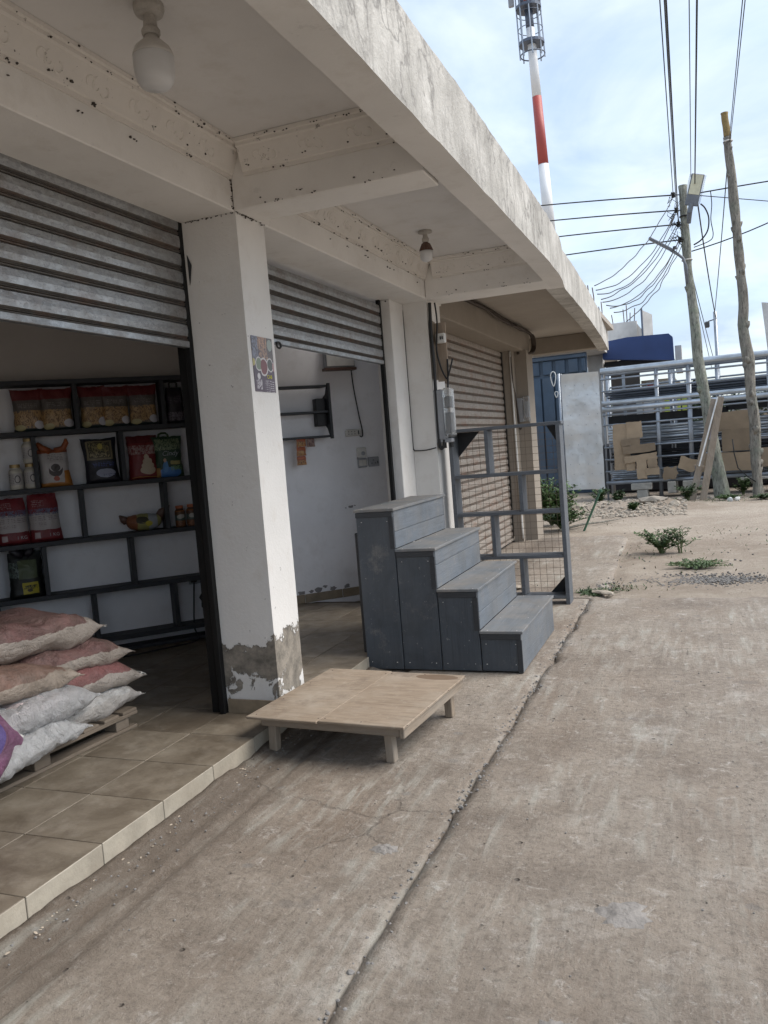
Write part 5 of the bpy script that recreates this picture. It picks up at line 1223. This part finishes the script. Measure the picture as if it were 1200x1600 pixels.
# blocks under the rack
for (x0, x1, z0_, z1_, lab) in ((-1.52, -1.07, .19, .34, 'wide cement block under the rack, upper one of the pair'), (-1.40, -1.16, .0, .185, 'cement block on the ground carrying the wide block'), (-.74, -.56, .08, .34, 'upright cement block under the rack between the uprights'), (-.42, .0, .16, .34, 'cement block beside the leaning planks'), (.75, 1.4, .28, .34, 'flat slab under the rack between the poles')):
    single('cement_block', MB().box(x0, x1, 19.3, 19.75, z0_, z1_, bev=.015), 'cement_block', lab, 'block', base=((x0+x1)/2, 19.5, z0_))

# ================================================================== POLES
def pole(pts, rs, n=14, seg=7, bumps=0, seed=0, amp=.06):
    P = [Vector(p) for p in pts]; q = []; rr = []
    for i in range(len(P)-1):
        for k in range(seg):
            t = k/seg; q.append(P[i].lerp(P[i+1], t)+Vector((.012*NZ(i+t, seed), .012*NZ(i+t, seed+5), 0))); rr.append((rs[i]+(rs[i+1]-rs[i])*t)*.87)
    q.append(P[-1]); rr.append(rs[-1])
    mb = MB().tube(q, rr, n)
    vs = []
    for i, v in enumerate(mb.v):
        c = q[min(i//n, len(q)-1)]; d = Vector(v)-c; k = 1+amp*NZ(d.x*14+seed, d.y*14, v[2]*1.6)*3.0+amp*NZ(d.x*5, d.y*5+seed, v[2]*.7)*2
        vs.append(tuple(c+d*k))
    mb.v = vs
    rg = random.Random(seed)
    for b in range(bumps):
        i = rg.randrange(2, len(q)-2); a = rg.uniform(0, 6.28); c = q[i]+Vector((math.cos(a), math.sin(a), 0))*rr[i]*.9
        d = Vector((math.cos(a), math.sin(a), rg.uniform(.0, .6)))
        mb.tube([c-d*.06-Vector((0, 0, .05)), c, c+d*.035+Vector((0, 0, .02))], [rr[i]*.75, rr[i]*rg.uniform(.35, .6), rr[i]*.16], 7, jit=.15)
    return mb
p1 = thing('utility_pole', 'crooked greenish wooden utility pole carrying a street light and wires', 'utility pole', (.36, 18.8, 0))
part('trunk', pole([(.37, 18.8, -.1), (.27, 18.8, .76), (.155, 18.8, 1.85), (.02, 18.8, 2.94), (-.02, 18.8, 3.9), (-.085, 18.8, 4.82), (-.10, 18.8, 5.7), (-.114, 18.8, 6.53)], [.19, .155, .135, .12, .115, .10, .095, .088], bumps=5, seed=3), 'pole_bark', p1, smooth=True)
for z, x in ((6.35, -.30), (6.03, -.25), (5.74, -.225), (5.42, -.205)):
    ins = part('insulator', MB().lathe([(0, -.05), (.035, -.05), (.045, -.03), (.03, -.012), (.05, 0), (.03, .015), (.045, .03), (.03, .055), (0, .055)], (x, 18.72, z), 12), 'black_rubber', p1)
    part('bracket', MB().tube([(x, 18.72, z), (-.1, 18.78, z-.01)], .012, 6), 'tower_steel', ins)
for z in (5.9, 5.0): part('tie_wire', MB().lathe([(.11, -.012), (.116, 0), (.11, .012)], (-.095, 18.8, z), 12), 'thread_white' if z < 5.5 else 'black_cable', p1)
p2 = thing('bare_tree_pole', 'knotty bare tree trunk post with a sawn orange top', 'tree post', (1.04, 18.4, 0))
part('trunk', pole([(1.045, 18.4, -.1), (1.03, 18.4, .7), (1.045, 18.4, 1.5), (1.0, 18.4, 2.1), (.98, 18.4, 2.8), (.90, 18.4, 3.5), (.925, 18.4, 4.2), (.89, 18.4, 5.0), (.86, 18.4, 5.7), (.795, 18.4, 6.75), (.775, 18.4, 7.2)], [.13, .12, .13, .115, .125, .115, .11, .10, .10, .088, .08], bumps=34, seed=9, amp=.09), 'knotty_bark', p2, smooth=True)
part('sawn_top', pole([(.775, 18.4, 7.205), (.755, 18.4, 7.45), (.74, 18.4, 7.68)], [.078, .072, .075], seed=4), 'cut_wood', p2, smooth=True)
part('tie_wire', MB().lathe([(.085, -.015), (.095, 0), (.085, .015)], (.78, 18.4, 7.12), 12), 'thread_white', p2)
# street lamps
l1 = thing('street_lamp', 'rectangular led street lamp tilted up at the top of the pole', 'street lamp', (.05, 18.6, 6.2))
dirv = Vector((.17, -.05, .60)).normalized(); a0 = Vector((.035, 18.55, 6.03)); a1 = a0+dirv*.62
side = Vector((.97, .1, -.25)).normalized(); nrm = dirv.cross(side).normalized()
part('housing', MB().beam(a0, a1, .255, .05, up=tuple(nrm), bev=.012), 'lamp_grey', l1)
off = nrm*(.03 if nrm.y < 0 else -.03)
part('led_panel', MB().beam(a0+dirv*.22+off, a1-dirv*.02+off, .21, .008, up=tuple(nrm), bev=.002), 'lamp_led', l1)
mb = MB()
for k in range(14):
    for s_ in (-1, 1):
        c = a0+dirv*(.06+k*.04)+side*s_*.13; mb.tube([c, c+side*s_*.03, c+side*s_*.03+dirv*.02, c+dirv*.02], .004, 4)
part('cooling_fins', mb, 'lamp_grey', l1)
part('mounting_arm', MB().tube([a0+dirv*.05, a0-dirv*.12, (-.02, 18.68, 5.72)], [.05, .055, .04], 10), 'lamp_grey', l1)
l2 = thing('street_lamp', 'slim street lamp on a bent arm reaching left from the pole', 'street lamp', (-.2, 18.6, 5.1))
part('housing', MB().beam((-.82, 18.55, 5.52), (-.36, 18.6, 5.20), .16, .055, up=(.5, 0, .8), bev=.02), 'lamp_grey', l2)
part('sensor', MB().lathe([(0, 0), (.04, 0), (.04, .06), (0, .07)], (-.32, 18.6, 5.22), 10), 'dark_plastic', l2)
part('arm', MB().tube([(-.40, 18.6, 5.22), (-.25, 18.62, 5.10), (-.17, 18.64, 5.02), (-.12, 18.66, 4.85), (-.11, 18.66, 4.5)], [.035, .03, .03, .03, .03], 8), 'lamp_grey', l2, smooth=True)

# ================================================================== WIRES
def wire(a, b, sag, r, lab, grp=None, wig=0, n=22, seed=0):
    a, b = Vector(a), Vector(b); q = []
    for i in range(n+1):
        t = i/n; p = a.lerp(b, t); p.z -= sag*4*t*(1-t)
        if wig: p += Vector((NZ(t*7, seed), 0, NZ(t*7, seed+9)))*wig*math.sin(t*math.pi)
        q.append(p)
    return single('overhead_wire', MB().tube(q, r, 5), 'black_cable', lab, 'wire', base=a, smooth=True, group=grp)
def thru(a, b, yend):      # extend the line a->b until y = yend
    a, b = Vector(a), Vector(b); d = b-a; return a+d*((yend-a.y)/d.y)
og = 'overhead wires running towards the camera'
for k, (a, b, r) in enumerate((((-.30, 18.72, 6.35), (-.200, 10.35, 6.33), .008), ((-.25, 18.72, 6.03), (-.143, 9.7, 6.03), .008), ((-.225, 18.72, 5.74), (-.118, 9.1, 5.74), .011), ((.06, 18.6, 6.62), (.115, 10.8, 6.55), .007), ((.13, 18.5, 6.45), (.197, 10.7, 6.45), .013))):
    wire(a, thru(a, b, -16), 0, r, ['leftmost thin', 'second thin', 'thicker third', 'thin fourth', 'thickest dark'][k]+' wire running from the pole top over the yard, counted from the left', og)
for k, (a, b) in enumerate((((.80, 18.4, 7.1), (.715, 10.9, 6.6)), ((.82, 18.4, 7.1), (.745, 10.9, 6.6)))):
    wire(a, thru(a, b, -16), 0, .007, ['left', 'right'][k]+' one of the close wire pair passing over the sawn tree post', og)
wire((.80, 18.4, 7.1), (.62, 30, 5.2), .1, .012, 'wire running back from the sawn tree post to the thin far pole')
wire((.13, 18.5, 6.45), (.66, 30, 5.0), .25, .016, 'dark wire running back from the street lamp pole to the thin far pole')
wire((-.25, 18.72, 6.03), (.45, 30, 3.4), .05, .010, 'thin wire dropping behind the pole to the far houses')
wire((-.15, 18.72, 5.42), (.62, 30, 3.2), .05, .010, 'lowest thin wire dropping behind the pole to the far houses')
for k, (z, x, zl) in enumerate(((6.35, -.30, 7.69), (6.03, -.25, 7.26), (5.74, -.225, 6.76), (5.42, -.205, 6.16))):
    wire((x, 18.72, z), (-6.07-.04*k, 22, zl), -.12+.08, .015, ['top', 'second', 'third', 'lowest'][k]+' wire stretching left from the pole behind the canopy', 'wires stretching left from the pole')
for k, (a, b, s_, r, lab) in enumerate((((.2, 18.6, 6.27), (6, 18.6, 6.05), -.06, .014, 'upper dark wire stretching right from the street lamp'), ((.2, 18.6, 6.22), (6, 18.6, 4.6), -.02, .009, 'thin wire sloping right and down from the street lamp'), ((.0, 18.62, 5.13), (6, 18.6, 8.0), .5, .013, 'sagging wire curving up to the right of the pole'))):
    wire(a, b, s_, r, lab, 'wires stretching right')
ends = [(-1.60, 15, 4.10), (-1.58, 15, 4.02), (-1.56, 15, 3.95), (-1.50, 15, 3.85), (-1.48, 15, 3.80), (-1.42, 15, 3.74), (-1.36, 15, 3.68), (-1.30, 15, 3.60), (-1.10, 15, 3.42)]
strt = [(-.31, 6.30), (-.26, 6.0), (-.28, 5.95), (-.25, 5.75), (-.24, 5.70), (-.22, 5.45), (-.23, 5.40), (-.21, 5.38), (-.18, 5.30)]
names = ['highest', 'second', 'third', 'fourth', 'middle', 'sixth', 'seventh', 'eighth', 'lowest']
for k in range(9):
    wire((strt[k][0], 18.7, strt[k][1]), ends[k], .28+.07*(k % 3)+(-.25 if k == 8 else 0), .009, names[k]+' looping service cable from the pole down to the canopy roof', 'service cables to the roof', wig=.05, seed=k*3+1, n=30)
mb = MB(); rr = random.Random(8)
for k in range(14):
    c = Vector((-.26+rr.uniform(-.08, .05), 18.68, rr.uniform(5.35, 6.35))); q = [c+Vector((rr.uniform(-.13, .10), rr.uniform(-.03, .03), rr.uniform(-.14, .14))) for _ in range(5)]
    mb.tube(q, .006, 4)
o = single('wire_tangle', mb, 'black_cable', 'tangle of loose wire ends round the insulators of the pole', 'wires', base=(-.26, 18.68, 5.8))
cable([(.22, 18.6, 6.05), (.30, 18.6, 5.95), (.36, 18.6, 5.75), (.33, 18.6, 5.5), (.2, 18.6, 5.33), (.05, 18.6, 5.25)], .016, 'black_cable', 'thick black loop of cable hanging right of the street lamp')
cable([(.42, 18.6, 6.26), (.43, 18.6, 6.0), (.40, 18.6, 5.7), (.43, 18.6, 5.4), (.35, 18.6, 5.28), (.05, 18.6, 5.20)], .010, 'black_cable', 'thin drop wire hanging from the right hand wire')
# small far pole, lattice mast tip at the right edge
t = thing('far_pole', 'thin grey pole with a small lamp far behind the rack', 'pole', (.66, 30, 0))
part('mast', MB().tube([(.67, 30, 0), (.63, 30, 5.25)], .06, 8), 'galvanised_pipe', t, smooth=True)
part('lamp_head', MB().box(.30, .45, 29.9, 30.1, 4.75, 4.95, bev=.03).tube([(.4, 30, 4.95), (.62, 30, 5.0)], .02, 6), 'dark_plastic', t)
t = thing('lattice_sign', 'narrow perforated sign post at the right edge', 'sign', (1.9, 26, 0))
part('panel', MB().add([(1.78, 26, 4.85), (2.3, 26, 4.75), (2.4, 26, 3.2), (1.9, 26, 3.3)], [(0, 1, 2, 3)]).add([(1.78, 26.05, 4.85), (2.3, 26.05, 4.75), (2.4, 26.05, 3.2), (1.9, 26.05, 3.3)], [(3, 2, 1, 0)]), 'pale_render', t)
part('post', MB().tube([(2.2, 26.1, 0), (2.2, 26.1, 4.6)], .05, 8), 'galvanised_pipe', t)

# ================================================================== TOWER
tw = thing('telecom_tower', 'tall red and white banded telecom tower with steel cages at the top', 'telecom tower', (-12.0, 80, 0))
def tx(z): return -12.35-(z-21.7)*.034
def trad(z): return .54-(z-20)*.008
bands = [(0, 13, 'tower_white'), (13, 20.5, 'tower_red'), (20.5, 26.9, 'tower_white'), (26.9, 33.1, 'tower_red'), (33.1, 39.3, 'tower_white'), (39.3, 41.0, 'tower_steel'), (41.0, 46, 'tower_red')]
for a, b, m in bands: part('mast_section', MB().tube([(tx(a), 80, a), (tx(b), 80, b)], [trad(a), trad(b)], 20), m, tw, smooth=True)
def ring(z, r, h=.25):
    mb = MB().lathe([(r-.25, 0), (r, 0), (r, h), (r-.25, h)], (tx(z), 80, z), 22); return mb
for z in (37.4, 40.6, 46): part('platform', ring(z+.4, 1.18), 'tower_steel', tw)
for z in (36.9,): part('ring_rail', MB().tube([(tx(z)+1.12*math.cos(a), 80+1.12*math.sin(a), z) for a in [i*math.pi/10 for i in range(21)]], .06, 6), 'tower_steel', tw)
for k in range(8):
    a = k*math.pi/4+.2; part('cage_bar', MB().tube([(tx(37.5)+1.13*math.cos(a), 80+1.13*math.sin(a), 36.6), (tx(42)+1.1*math.cos(a), 80+1.1*math.sin(a), 42.2), (tx(46)+1.1*math.cos(a), 80+1.1*math.sin(a), 46)], .07, 6), 'galvanised_pipe', tw)
for z in (39.2, 40.6): part('ring_rail', MB().tube([(tx(z)+1.11*math.cos(a), 80+1.11*math.sin(a), z) for a in [i*math.pi/10 for i in range(21)]], .035, 6), 'tower_steel', tw)
for k in range(6):
    a = k*math.pi/3; part('antenna_panel', MB().box(tx(44)+1.45*math.cos(a)-.25, tx(44)+1.45*math.cos(a)+.25, 80+1.7*math.sin(a)-.15, 80+1.7*math.sin(a)+.15, 41.6, 44.6, bev=.05), 'grey_plastic' if k % 2 else 'tower_steel', tw)

# ================================================================== FAR BUILDINGS
bl = thing('blue_panelled_building', 'dark blue panelled metal wall under a white roof slab beyond the canopy', 'building', (-4.5, 22.2, 0))
part('wall', MB().box(-9, -2.68, 22.12, 22.3, 0, 3.66), 'blue_panel_paint', bl)
x = -5.52
k = 0
while x < -2.75:
    part('wall_panel', MB().box(x, min(x+.30, -2.69), 22.03, 22.115, .25, 3.10, bev=.015), 'blue_panel_paint', bl)
    part('window_panel', MB().box(x+.03, min(x+.28, -2.71), 22.06, 22.116, 3.17, 3.52, bev=.012), 'blue_panel_paint', bl)
    x += .335; k += 1
part('top_trim', MB().box(-9, -2.68, 22.02, 22.11, 3.54, 3.63, bev=.01), 'blue_panel_paint', bl)
part('roof_slab', MB().box(-9, -2.3, 21.9, 28, 3.72, 3.95), 'pale_render', bl)
part('pillar', MB().box(-2.88, -2.45, 24.0, 24.4, 0, 3.718, bev=.02), 'pale_render', bl)
aw = thing('blue_awning_shop', 'shop building with a deep blue signboard awning behind the pipe rack', 'shop', (-1.5, 25, 0))
part('signboard', MB().prism([(-2.42, 3.55), (-2.42, 4.02), (-1.75, 4.08), (-.68, 4.05), (-.58, 3.95), (-.565, 3.33)], 1, 23.7, 24.0), 'blue_awning', aw)
part('wall', MB().box(-2.42, -1.60, 25.6, 25.8, 0, 3.5), 'grey_render', aw)
part('wall', MB().box(-1.60, -.62, 26.2, 26.4, 0, 3.0), 'beige_render', aw)
part('ceiling', MB().box(-2.42, -.6, 24.05, 27, 3.36, 3.5), 'shop_dark', aw)
part('post', MB().box(-1.98, -1.90, 24.05, 24.13, 0, 3.35), 'galvanised_pipe', aw)
part('post', MB().box(-.64, -.58, 24.05, 24.13, 0, 3.32), 'galvanised_pipe', aw)
part('counter', MB().box(-2.2, -.3, 24.6, 25.2, 0, 1.85), 'shop_dark', aw)
for k, (x0, x1, m) in enumerate(((-1.66, -1.5, 'paper_white'), (-1.46, -1.2, 'pale_render'), (-1.15, -.98, 'paper_white'), (-.90, -.72, 'yellow_sign'), (-.70, -.60, 'paper_white'), (-.56, -.48, 'yellow_sign'), (-.44, -.24, 'yellow_sign'))):
    part('poster', MB().box(x0, x1, 24.5, 24.55, 1.9, 2.32), m, aw)
part('side_fin', MB().box(-.55, -.38, 24.2, 25.3, 3.05, 3.75), 'pale_render', aw)
part('window_panel', MB().box(-1.45, -.8, 26.12, 26.18, 2.2, 2.95), 'pale_render', aw)
part('red_patch', MB().box(-1.42, -1.25, 26.08, 26.11, 2.75, 2.9), 'red_sign', aw)
part('gable_roof', MB().prism([(-.95, 2.55), (-.1, 2.55), (-.75, 3.1)], 1, 27.2, 30), 'beige_render', aw)
cb_ = thing('unfinished_roof_parapet', 'pale concrete roof edge with bare steel bars behind the canopy end', 'roof parapet', (-2.0, 26, 3.9))
part('parapet', MB().prism([(-2.45, 4.05), (-1.62, 4.25), (-1.62, 4.78), (-2.5, 4.78)], 1, 26.0, 26.3), 'pale_render', cb_)
part('parapet', MB().prism([(-1.615, 4.3), (-1.35, 4.3), (-1.615, 4.7)], 1, 26.1, 26.3), 'pale_render', cb_)
for k, x in enumerate((-2.30, -1.98, -1.90, -1.82, -1.70)): part('steel_bar', MB().tube([(x, 26.1, 4.7), (x+.02*(k-2), 26.1, 5.05+.12*(k % 3))], .014, 5), 'rebar_rust', cb_)
part('steel_bar', MB().tube([(-1.5, 26.1, 4.5), (-1.30, 26.1, 4.9)], .014, 5), 'rebar_rust', cb_)
bb = thing('rooftop_billboard', 'blank white billboard on a dark post above the blue awning', 'billboard', (-1.3, 25.5, 4))
part('board', MB().add([(-1.42, 25.5, 5.0), (-1.16, 25.7, 4.86), (-1.16, 25.7, 4.15), (-1.42, 25.5, 4.15)], [(0, 1, 2, 3)]).add([(-1.43, 25.54, 5.0), (-1.17, 25.74, 4.86), (-1.17, 25.74, 4.15), (-1.43, 25.54, 4.15)], [(3, 2, 1, 0)]), 'pale_render', bb)
part('post', MB().tube([(-1.44, 25.5, 3.9), (-1.44, 25.5, 5.05)], .03, 6), 'tower_steel', bb)
# dark ground-level clutter behind the rack, low houses and trees far off
single('dark_shed', MB().box(-2.3, 1.2, 21.2, 23.2, 0, 1.25, bev=.05), 'shop_dark', 'low dark covered stock pile behind the pipe rack on the left', 'shed', base=(-.5, 22, 0))
single('dark_shed', MB().box(1.25, 8, 21.4, 23.2, 0, 1.15, bev=.05), 'shop_dark', 'low dark covered stock pile behind the pipe rack on the right', 'shed', base=(4.6, 22, 0))
for k, (x, y, w_, h_, lab) in enumerate(((6, 60, 10, 2.6, 'low pale far house right of the poles'), (-6, 70, 9, 2.9, 'low pale far house behind the rack on the left'), (24, 75, 14, 3.2, 'long low far house at the far right'))):
    t = thing('far_house', lab, 'house', (x, y, 0))
    part('wall', MB().box(x-w_/2, x+w_/2, y, y+6, 0, h_*.8), 'beige_render', t)
    part('roof', MB().prism([(x-w_/2-.4, h_*.8), (x+w_/2+.4, h_*.8), (x, h_*1.15)], 1, y-.3, y+6.3), 'grey_render', t)
    for q in range(3): part('window', MB().box(x-w_/3+q*w_/3-.5, x-w_/3+q*w_/3+.5, y-.03, y-.005, .9, 1.8), 'shop_dark', t)

# ================================================================== VEGETATION
def leaf(mb, p, d, L, W, mi=0):
    d = Vector(d).normalized(); s_ = d.cross(Vector((0, 0, 1)));
    if s_.length < .01: s_ = Vector((1, 0, 0))
    s_.normalize(); up = s_.cross(d); p = Vector(p); m = p+d*L*.5
    mb.add([p, m+s_*W/2-up*W*.12, p+d*L, m-s_*W/2-up*W*.12, m+up*W*.1], [(0, 1, 4), (1, 2, 4), (2, 3, 4), (3, 0, 4)], mi)
def sprig_plant(name, c, stems, h, spread, nl, L, W, mat, lab, cat, seed, stem_mat='stem_green', up=.6, group=None):
    r = random.Random(seed); t = thing(name, lab, cat, c, group=group); st_ = MB(); lf = MB(); c = Vector(c)
    for s_ in range(stems):
        a = r.uniform(0, 6.28); k = r.uniform(.3, 1); end = Vector((math.cos(a)*spread*k, math.sin(a)*spread*k*.8, h*r.uniform(.45, 1)*(1-.35*k)))
        pts = [Vector((math.cos(a)*.02, math.sin(a)*.02, 0))]
        for q in range(1, 6):
            f = q/5; pts.append(Vector((end.x*f**1.2, end.y*f**1.2, end.z*f**up))+Vector((r.uniform(-1, 1), r.uniform(-1, 1), r.uniform(-.4, .4)))*h*.05)
        st_.tube(pts, [.005, .0045, .004, .0035, .003, .002], 4)
        for q in range(nl):
            f = r.uniform(.2, 1)*5; i = min(4, int(f)); p = pts[i].lerp(pts[i+1], f-i)
            aa = r.uniform(0, 6.28); leaf(lf, p, (math.cos(aa), math.sin(aa), r.uniform(-.2, .9)), L*r.uniform(.6, 1.2), W*r.uniform(.6, 1.2))
    part('stem', st_, stem_mat, t, local=True, recalc=False); part('leaf_cluster', lf, mat, t, local=True, kind='stuff', recalc=False); return t
sprig_plant('weed_bush', (-.52, 10.7, -.01), 34, .40, .38, 22, .055, .034, 'weed_leaf', 'leafy green weed with two raised arms on the dirt', 'weed', 1)
sprig_plant('weed_bush', (-.30, 10.7, -.01), 8, .52, .20, 16, .05, .03, 'weed_leaf', 'taller sprig at the right side of the leafy weed', 'weed', 2)
sprig_plant('low_weed', (-.10, 9.55, -.01), 60, .09, .36, 16, .045, .020, 'weed_leaf', 'low flat patch of green weed beside the gravel', 'weed', 3)
sprig_plant('low_weed', (-1.03, 8.12, -.02), 46, .05, .28, 12, .045, .016, 'dark_leaf', 'creeping dark weed at the corner of the concrete yard', 'weed', 4)
sprig_plant('climbing_bush', (-2.5, 14.4, 0), 90, 1.0, .5, 34, .085, .05, 'vine_leaf', 'bright green bush growing behind the mesh frame', 'bush', 5, up=.8)
sprig_plant('climbing_bush', (-2.2, 13.6, 0), 50, .5, .5, 30, .07, .04, 'weed_leaf', 'straggly low bush in front of the bright green bush', 'bush', 6)
for k, (x, y, h, s_, lab) in enumerate(((-.32, 17.9, .50, .30, 'green weed growing at the foot of the leaning planks'), (.78, 18.9, .45, .22, 'small weed right of the utility pole foot'), (1.45, 18.7, .75, .30, 'taller weed at the right edge beside the knotty post'), (-2.1, 18.3, .45, .25, 'weed growing below the sheet metal panel'), (-1.7, 18.1, .35, .18, 'small weed by the blocks under the rack'), (.45, 17.9, .10, .30, 'low grass strip in front of the utility pole'), (1.1, 17.7, .10, .35, 'low grass strip in front of the knotty post'), (-1.25, 16.2, .22, .12, 'tiny weed in the rubble'))):
    sprig_plant('weed', (x, y, 0), 22, h, s_, 18, .07, .04, 'weed_leaf' if k % 2 else 'dark_leaf', lab, 'weed', 20+k)
rg = random.Random(77); gc = MB()
for i in range(2600):
    k = rg.random()
    if k < .55: x = rg.uniform(-2.4, 2.5); y = 17.9+rg.gauss(0, .35)
    elif k < .8: x = rg.gauss(-1.1, .28); y = 8.15+abs(rg.gauss(0, .25))
    else: c = rg.choice([(-.5, 10.7), (-.1, 9.55), (-1.9, 14.2), (.2, 12.5), (1.2, 11.2), (1.6, 14)]); x = c[0]+rg.gauss(0, .35); y = c[1]+rg.gauss(0, .3)
    if rg.random() > .5+.8*NZ(x*2.2, y*2.2, 13): continue
    a = rg.uniform(0, 6.28); leaf(gc, (x, y, dirt_h(x, y)+.002), (math.cos(a), math.sin(a), rg.uniform(.1, 1.4)), rg.uniform(.02, .07), rg.uniform(.008, .02), rg.choice([0, 0, 1]))
o = part('ground_cover', gc, ['weed_leaf', 'dry_leaf'], kind='stuff', recalc=False); o['label'] = 'sparse green and dry grass blades scattered over the dirt'; o['category'] = 'grass'
def tree(x, y, h, r, lab, seed):
    rg = random.Random(seed); t = thing('far_tree', lab, 'tree', (x, y, 0), group='far trees on the horizon'); tr = MB().tube([(0, 0, 0), (.1, 0, h*.4), (0, 0, h*.7)], [.18, .13, .06], 7); lf = MB()
    for b in range(7):
        a = rg.uniform(0, 6.28); tr.tube([(0, 0, h*rg.uniform(.3, .5)), (math.cos(a)*r*.6, math.sin(a)*r*.6, h*rg.uniform(.6, .9))], [.07, .02], 5)
    for b in range(16):
        a = rg.uniform(0, 6.28); c = Vector((math.cos(a)*r*rg.uniform(.1, .75), math.sin(a)*r*rg.uniform(.1, .75), h*rg.uniform(.45, .92)))
        for q in range(70):
            v = Vector((rg.gauss(0, 1), rg.gauss(0, 1), rg.gauss(0, .7))).normalized()*r*.36*rg.uniform(.5, 1); leaf(lf, c+v, v, .28, .2)
    part('trunk', tr, 'pole_bark', t, local=True); part('crown', lf, 'tree_leaf', t, local=True, recalc=False)
for k, (x, y, h, r, lab) in enumerate(((-1.0, 42, 3.4, 1.6, 'dark far tree seen between the rack rails left of the pole'), (.6, 48, 3.0, 1.8, 'small far tree behind the utility pole'), (4.5, 50, 3.2, 2.0, 'far tree behind the right part of the rack'), (9, 55, 4.0, 2.4, 'broad far tree at the right'), (-3.5, 52, 3.6, 2, 'far tree behind the blue awning shop'), (15, 60, 4.5, 2.6, 'far tree beyond the right edge'))): tree(x, y, h, r, lab, 50+k)

# ================================================================== RUBBLE, PLANKS, STICKS
rr = random.Random(21); mb = MB()
for i in range(900):
    x = rr.uniform(-2.9, -.3); y = 15.3+abs(rr.gauss(0, 1.5)); r = rr.uniform(.010, .045)*(1.5 if rr.random() < .1 else 1); mb.rock((x, y, dirt_h(x, y)+r*.2), r)
o = part('rubble', mb, 'stone_pale', kind='stuff'); o['label'] = 'broken stone and plaster rubble heaped before the rack'; o['category'] = 'rubble'
mb = MB()
for i in range(1500):
    k = rr.random()
    if k < .75: x = rr.gauss(.0, .38); y = 8.75+rr.gauss(0, .16)
    elif k < .9: x = rr.gauss(-1.2, .16); y = 8.35+rr.gauss(0, .16)
    else: x = rr.uniform(-1.2, 2.5); y = rr.uniform(7.9, 13)
    r = rr.uniform(.006, .017); mb.rock((x, y, -.012+r*.4), r)
o = part('gravel', mb, 'gravel_grey', kind='stuff'); o['label'] = 'grey gravel scattered on the dirt beside the yard'; o['category'] = 'gravel'
for k, (x, y, r, sq, lab) in enumerate(((-2.62, 16.6, .22, (1.2, .8, .6), 'large pale rock below the sheet metal panel'), (-2.35, 16.9, .15, (1.2, .8, .6), 'smaller rock touching the large pale rock'), (-.95, 17.3, .20, (1.9, .8, .55), 'flat grey boulder lying before the blocks'), (-.55, 16.9, .12, (1.3, .8, .8), 'rounded stone in front of the flat boulder'), (.15, 18.3, .09, (1, .8, .8), 'stone at the left foot of the utility pole'), (-1.9, 8.3, .10, (1.6, .7, .3), 'flat stone lying under the mesh frame'), (-.95, 8.0, .09, (1.6, .8, .2), 'pale slab chip lying in the creeping weed'))):
    mb = MB().rock((0, 0, r*.25), r, sq); single('rock', mb, 'stone_pale', lab, 'rock', base=(x, y, dirt_h(x, y) if y > 8.4 else 0), local=True)
pk = [((-.23, 18.05, .0), (.30, 18.45, 2.05), 'left weathered plank leaning against the utility pole'), ((-.03, 18.0, -.05), (.42, 18.42, 2.08), 'right pale edged plank leaning against the utility pole')]
for k, (a, b, lab) in enumerate(pk):
    single('leaning_plank', MB().beam(a, b, .035 if k else .03, .135, up=(1, 0, -.25), bev=.005), 'old_timber_z', lab, 'plank', base=a, group='planks leaning on the pole')
single('leaning_plank', MB().beam((-.06, 18.02, .70), (.36, 18.40, 2.08), .02, .03, up=(1, 0, -.25), bev=.003), 'paper_white', 'thin white batten fixed between the two leaning planks', 'batten', base=(-.06, 18.02, .7))
single('leaning_plank', MB().beam((-.16, 18.06, .72), (.04, 18.06, .69), .03, .04, bev=.003), 'old_timber', 'short cross piece joining the leaning planks low down', 'batten', base=(-.16, 18.06, .7))
single('paper_notice', MB().box(.10, .30, 18.585, 18.59, 1.22, 1.56), 'lavender_paper', 'pale lilac paper stuck on the utility pole', 'paper', base=(.2, 18.6, 1.4))
single('green_stake', MB().tube([(-1.826, 13.4, -.02), (-1.53, 13.4, .62)], .018, 8).box(-1.56, -1.50, 13.37, 13.43, .60, .65, bev=.008), 'green_pipe', 'thin green stake leaning in the dirt', 'stake', base=(-1.826, 13.4, 0))
single('fallen_branch', MB().tube([(-2.2, 13.35, .03), (-1.9, 13.9, .05), (-1.65, 14.3, .03), (-1.35, 14.75, .03)], [.018, .02, .016, .01], 6), 'knotty_bark', 'long dark branch lying on the dirt behind the green stake', 'branch', base=(-2.2, 13.35, 0), smooth=True)
for (x, y, lab) in ((.62, 17.6, 'crumpled white litter in front of the utility pole'), (.48, 17.5, 'small white scrap beside the crumpled litter'), (-.55, 17.7, 'white slab fragment propped in the weeds')):
    single('litter', MB().rock((0, 0, .03), .07, (1.3, .6, .8)), 'paper_white', lab, 'litter', base=(x, y, 0), local=True)
single('thin_cable_loop', MB().tube([(.60, 18.3, 1.2), (.62, 18.3, .9), (.68, 18.3, .6), (.85, 18.3, .42), (1.0, 18.3, .3)], .012, 5), 'black_cable', 'thin black cable drooping between the pole and the knotty post', 'cable', base=(.6, 18.3, 1.2), smooth=True)
if '_' in MATS: del MATS['_']
